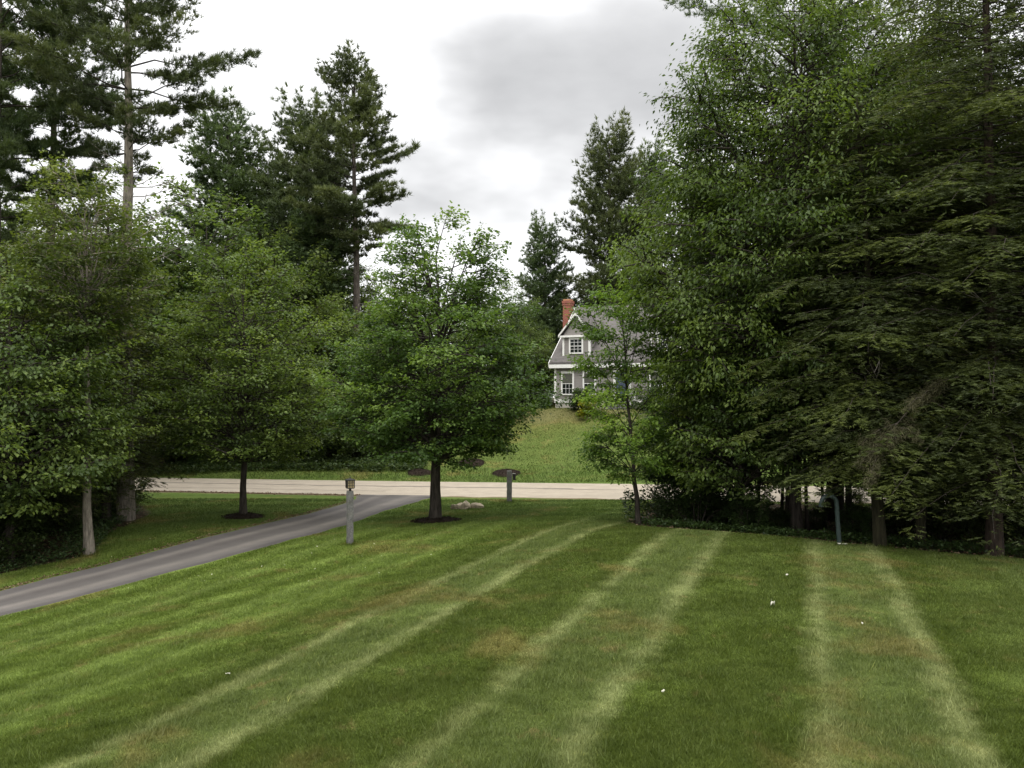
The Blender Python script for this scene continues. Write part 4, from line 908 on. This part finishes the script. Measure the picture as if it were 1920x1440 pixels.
def scrap(x, y, s, seed, label, mat=M_WHITE):
    R = np.random.default_rng(seed); n = 5; g = np.linspace(-.5, .5, n); X_, Y_ = np.meshgrid(g, g); k = np.cos(g * 2.6)[:, None] * .5 + .5
    V = np.c_[(X_ * s).ravel(), (Y_ * s * .45 * k).ravel(), (R.uniform(0, .35, (n, n)) * s + .02).ravel()]
    i = (np.arange(n - 1)[:, None] * n + np.arange(n - 1)).ravel(); I = np.stack([i, i + 1, i + n + 1, i + n], 1)
    o = mesh_np('paper_scrap', V, np.full(len(I), 4), I.ravel(), mat, smooth=False, loc=(x, y, H1(x, y) + .02))
    m = o.modifiers.new('thickness', 'SOLIDIFY'); m.thickness = .004; o.rotation_euler = (0, 0, R.uniform(0, 3)); tag(o, label, 'scrap')
for (u, v, zg, s_, lab) in [(1447, 1141, 1.08, .20, 'largest white scrap lying on the lawn below the vent pipe'), (1474, 1090, 1.0, .09, 'small white scrap above the largest one on the lawn'), (1614, 1173, 1.1, .08, 'small white scrap on the pale mown stripe at right'), (1242, 1304, 1.15, .07, 'pale leaf like scrap in the dark mown stripe'), (430, 1286, .6, .06, 'tiny white scrap on the left part of the lawn')]:
    X_, Y_, _ = PZ(u, v, zg); scrap(X_, Y_, s_, int(u), lab)
for k, (dx, dy) in enumerate([(-.05, -.12), (.07, -.11), (.15, -.06)]): scrap(x * 0 + (1572 - 960) * 21.2 / F + dx, 21.2 + dy, .09, 60 + k, ['white scrap at the foot of the vent pipe, left one', 'white scrap at the foot of the vent pipe, middle one', 'white scrap at the foot of the vent pipe, right one'][k])

# ------------------------------------------------------------------ grass, litter, weeds
def lawn_points(n, y0, y1, seed, power=2.0, xpad=1.12):
    R = np.random.default_rng(seed); u = R.uniform(0, 1, n)
    # density ~ 1/Y^2 over a view-wide wedge
    y = y0 * (y1 / y0) ** u if power == 2 else y0 + (y1 - y0) * u
    x = R.uniform(-.62 * xpad, .62 * xpad, n) * y
    return x, y
def blades(name, x, y, hgt, wid, seed, mat):
    R = np.random.default_rng(seed); n = len(x); z = height(x, y); lean = R.uniform(0, 6.28, n); la = R.uniform(.25, 1.0, n)
    h = hgt * R.uniform(.6, 1.25, n)
    sw = np.where(((.946 * x - .325 * y - .17) / 3.57) % 1 < .42, 1, -1)     # mown one way, then the other
    tipx = np.cos(lean) * la * h + .325 * sw * h * .2; tipy = np.sin(lean) * la * h + .946 * sw * h * .2
    ph = R.uniform(0, 6.28, n); w = wid * R.uniform(.7, 1.3, n)
    V = np.stack([np.c_[x - np.cos(ph) * w / 2, y - np.sin(ph) * w / 2, z - .005], np.c_[x + np.cos(ph) * w / 2, y + np.sin(ph) * w / 2, z - .005], np.c_[x + tipx, y + tipy, z + h]], 1).reshape(-1, 3)
    tint = np.clip(R.beta(2, 2.4, n) + snoise(x, y, 9, 77) * .12, 0, 1)
    return tag(mesh_np(name, V, np.full(n, 3), np.arange(3 * n), mat, attr={'tint': np.repeat(tint, 3)}), kind='stuff')
NG = 1500000
gx_, gy_ = lawn_points(NG, 6.6, 37.5, 5)
wdm, drm = masks(gx_, gy_)
keep = (wdm < .5) & ~in_drive(gx_, gy_, .02) & (gy_ < road_near(gx_) - .15)
for (u, Y, rr) in ((817, 29.1, .74), (457, 31.4, .62)): keep &= np.hypot(gx_ - (u - 960) * Y / F, gy_ - Y) > rr
keep &= rng.uniform(0, 1, NG) > np.clip(drm, 0, .9)
gx_, gy_ = gx_[keep][:1250000], gy_[keep][:1250000]
blades('grass', gx_, gy_, np.clip(.030 + .0006 * gy_, 0, .05), .0045 + .00055 * gy_, 6, M_GRASS)
# uneven tufts and clover clumps in the nearer lawn, longer grass round posts and trunks
R = np.random.default_rng(91); cx_, cy_ = lawn_points(1500, 6.8, 22, 92); k = (masks(cx_, cy_)[0] < .3) & ~in_drive(cx_, cy_, .35); cx_, cy_ = cx_[k], cy_[k]; i = np.repeat(np.arange(len(cx_)), 34)
px, py = cx_[i] + R.normal(0, .06, len(i)), cy_[i] + R.normal(0, .06, len(i))
for (bx_, by_, rr) in [(at(657, 24.1)[0], 24.1, .12), (at(955, 36.3)[0], 36.3, .14), ((1572 - 960) * 21.2 / F, 21.2, .07), (at(168, 25.2)[0], 25.2, .2), ((1648 - 960) * 21.9 / F, 21.9, .25)]:
    a_ = R.uniform(0, 6.28, 260); q = rr + np.abs(R.normal(0, .05, 260)); px = np.r_[px, bx_ + np.cos(a_) * q]; py = np.r_[py, by_ + np.sin(a_) * q]
blades('grass_tufts', px, py, .085, .0075 + .0004 * py, 93, M_GRASS)
# rough grass on the far bank and verge
R = np.random.default_rng(66); n = 90000; x = R.uniform(-22, 16, n); y = R.uniform(45, 63, n); wdm, _ = masks(x, y); k = (wdm < .6) & (y > road_far(x) + .15)
for (u, Y, rr) in ((787, 48.2, .7), (949, 47.9, .8), (884, 50.6, .8)): k &= np.hypot(x - (u - 960) * Y / F, y - Y) > rr
x, y = x[k], y[k]; blades('grass', x, y, np.where(y < 49, .12, .07), .035, 67, M_GRASS)

def litter(name, x, y, s, seed, mat=L_LITTER):
    R = np.random.default_rng(seed); n = len(x); L = s * R.uniform(.6, 1.3, n); z = height(x, y) + .02
    tag(leaf_mesh(name, np.c_[x, y, z], unit(R.normal(0, 1, (n, 3)) * [1, 1, .3]), np.array([0, 0, 1.]) + R.normal(0, .5, (n, 3)), L, L * .6, R.uniform(0, 1, n), mat, None), kind='stuff')
R = np.random.default_rng(8)
t_ = R.uniform(0, 1, 2600); yy = 17 + t_ * 20; xx = np.interp(yy, DT[:, 1], DT[:, 0]) + R.normal(0, .09, 2600) - .04; litter('dry_leaves', xx, yy, .06, 9)
xx = R.uniform(-22, -6.8, 4200); yy = road_near(xx) - np.abs(R.normal(0, .22, 4200)) - .05; litter('dry_leaves', xx, yy, .07, 10)
xx = R.uniform(-25, 25, 40000); yy = R.uniform(18, 37, 40000); w_, _ = masks(xx, yy); k = w_ > .6; litter('wood_floor_leaves', xx[k][:22000], yy[k][:22000], .09, 11)
R = np.random.default_rng(18); n = 200; yy = R.uniform(19, 37, n); xx = R.uniform(-14, -2, n); w_, _ = masks(xx, yy); k = (w_ < .3) & ~in_drive(xx, yy, .1) & (yy < road_near(xx) - .3)
litter('fallen_petals', xx[k], yy[k], .045, 19, plain('pale_petal', (.40,.40,.28), .8, .2))
# low weeds along the wood edges
def weeds(name, x, y, hgt, seed, leaves=7, leaf=.09, mat=L_WEED):
    R = np.random.default_rng(seed); n = len(x); i = np.repeat(np.arange(n), leaves); m = len(i); z = height(x, y)
    Cw = np.c_[x[i], y[i], z[i] + hgt * R.uniform(.2, 1, m)] + R.normal(0, .07, (m, 3)) * [1, 1, .3]
    L = leaf * R.uniform(.6, 1.4, m)
    return tag(leaf_mesh(name, Cw, R.normal(0, 1, (m, 3)) * [1, 1, .4], np.array([0, 0, 1.]) + R.normal(0, .5, (m, 3)), L, L * .5, R.uniform(0, 1, m), mat, None), kind='stuff')
n = 1100; yy = R.uniform(20, 33, n); p = np.array(LEFTW); xx = np.interp(yy, p[:, 1], p[:, 0]) - np.abs(R.normal(0, 1.0, n)) - .1; weeds('weeds', xx, yy, .22, 12)
n = 1500; xx = R.uniform(4, 17, n); yy = np.interp(xx, [q[0] for q in CREST], [q[1] for q in CREST]) + np.abs(R.normal(0, 1.4, n)) + .25; weeds('weeds', xx, yy, .24, 13, mat=L_SHRUB)
n = 1600; xx = R.uniform(-21, -5, n); yy = 49.6 + R.uniform(-1.2, 1.2, n); weeds('weeds', xx, yy, .45, 14, 8, .16, L_WEED)
print('tris', sum(len(o.data.polygons) for o in COL.objects if o.type == 'MESH'))
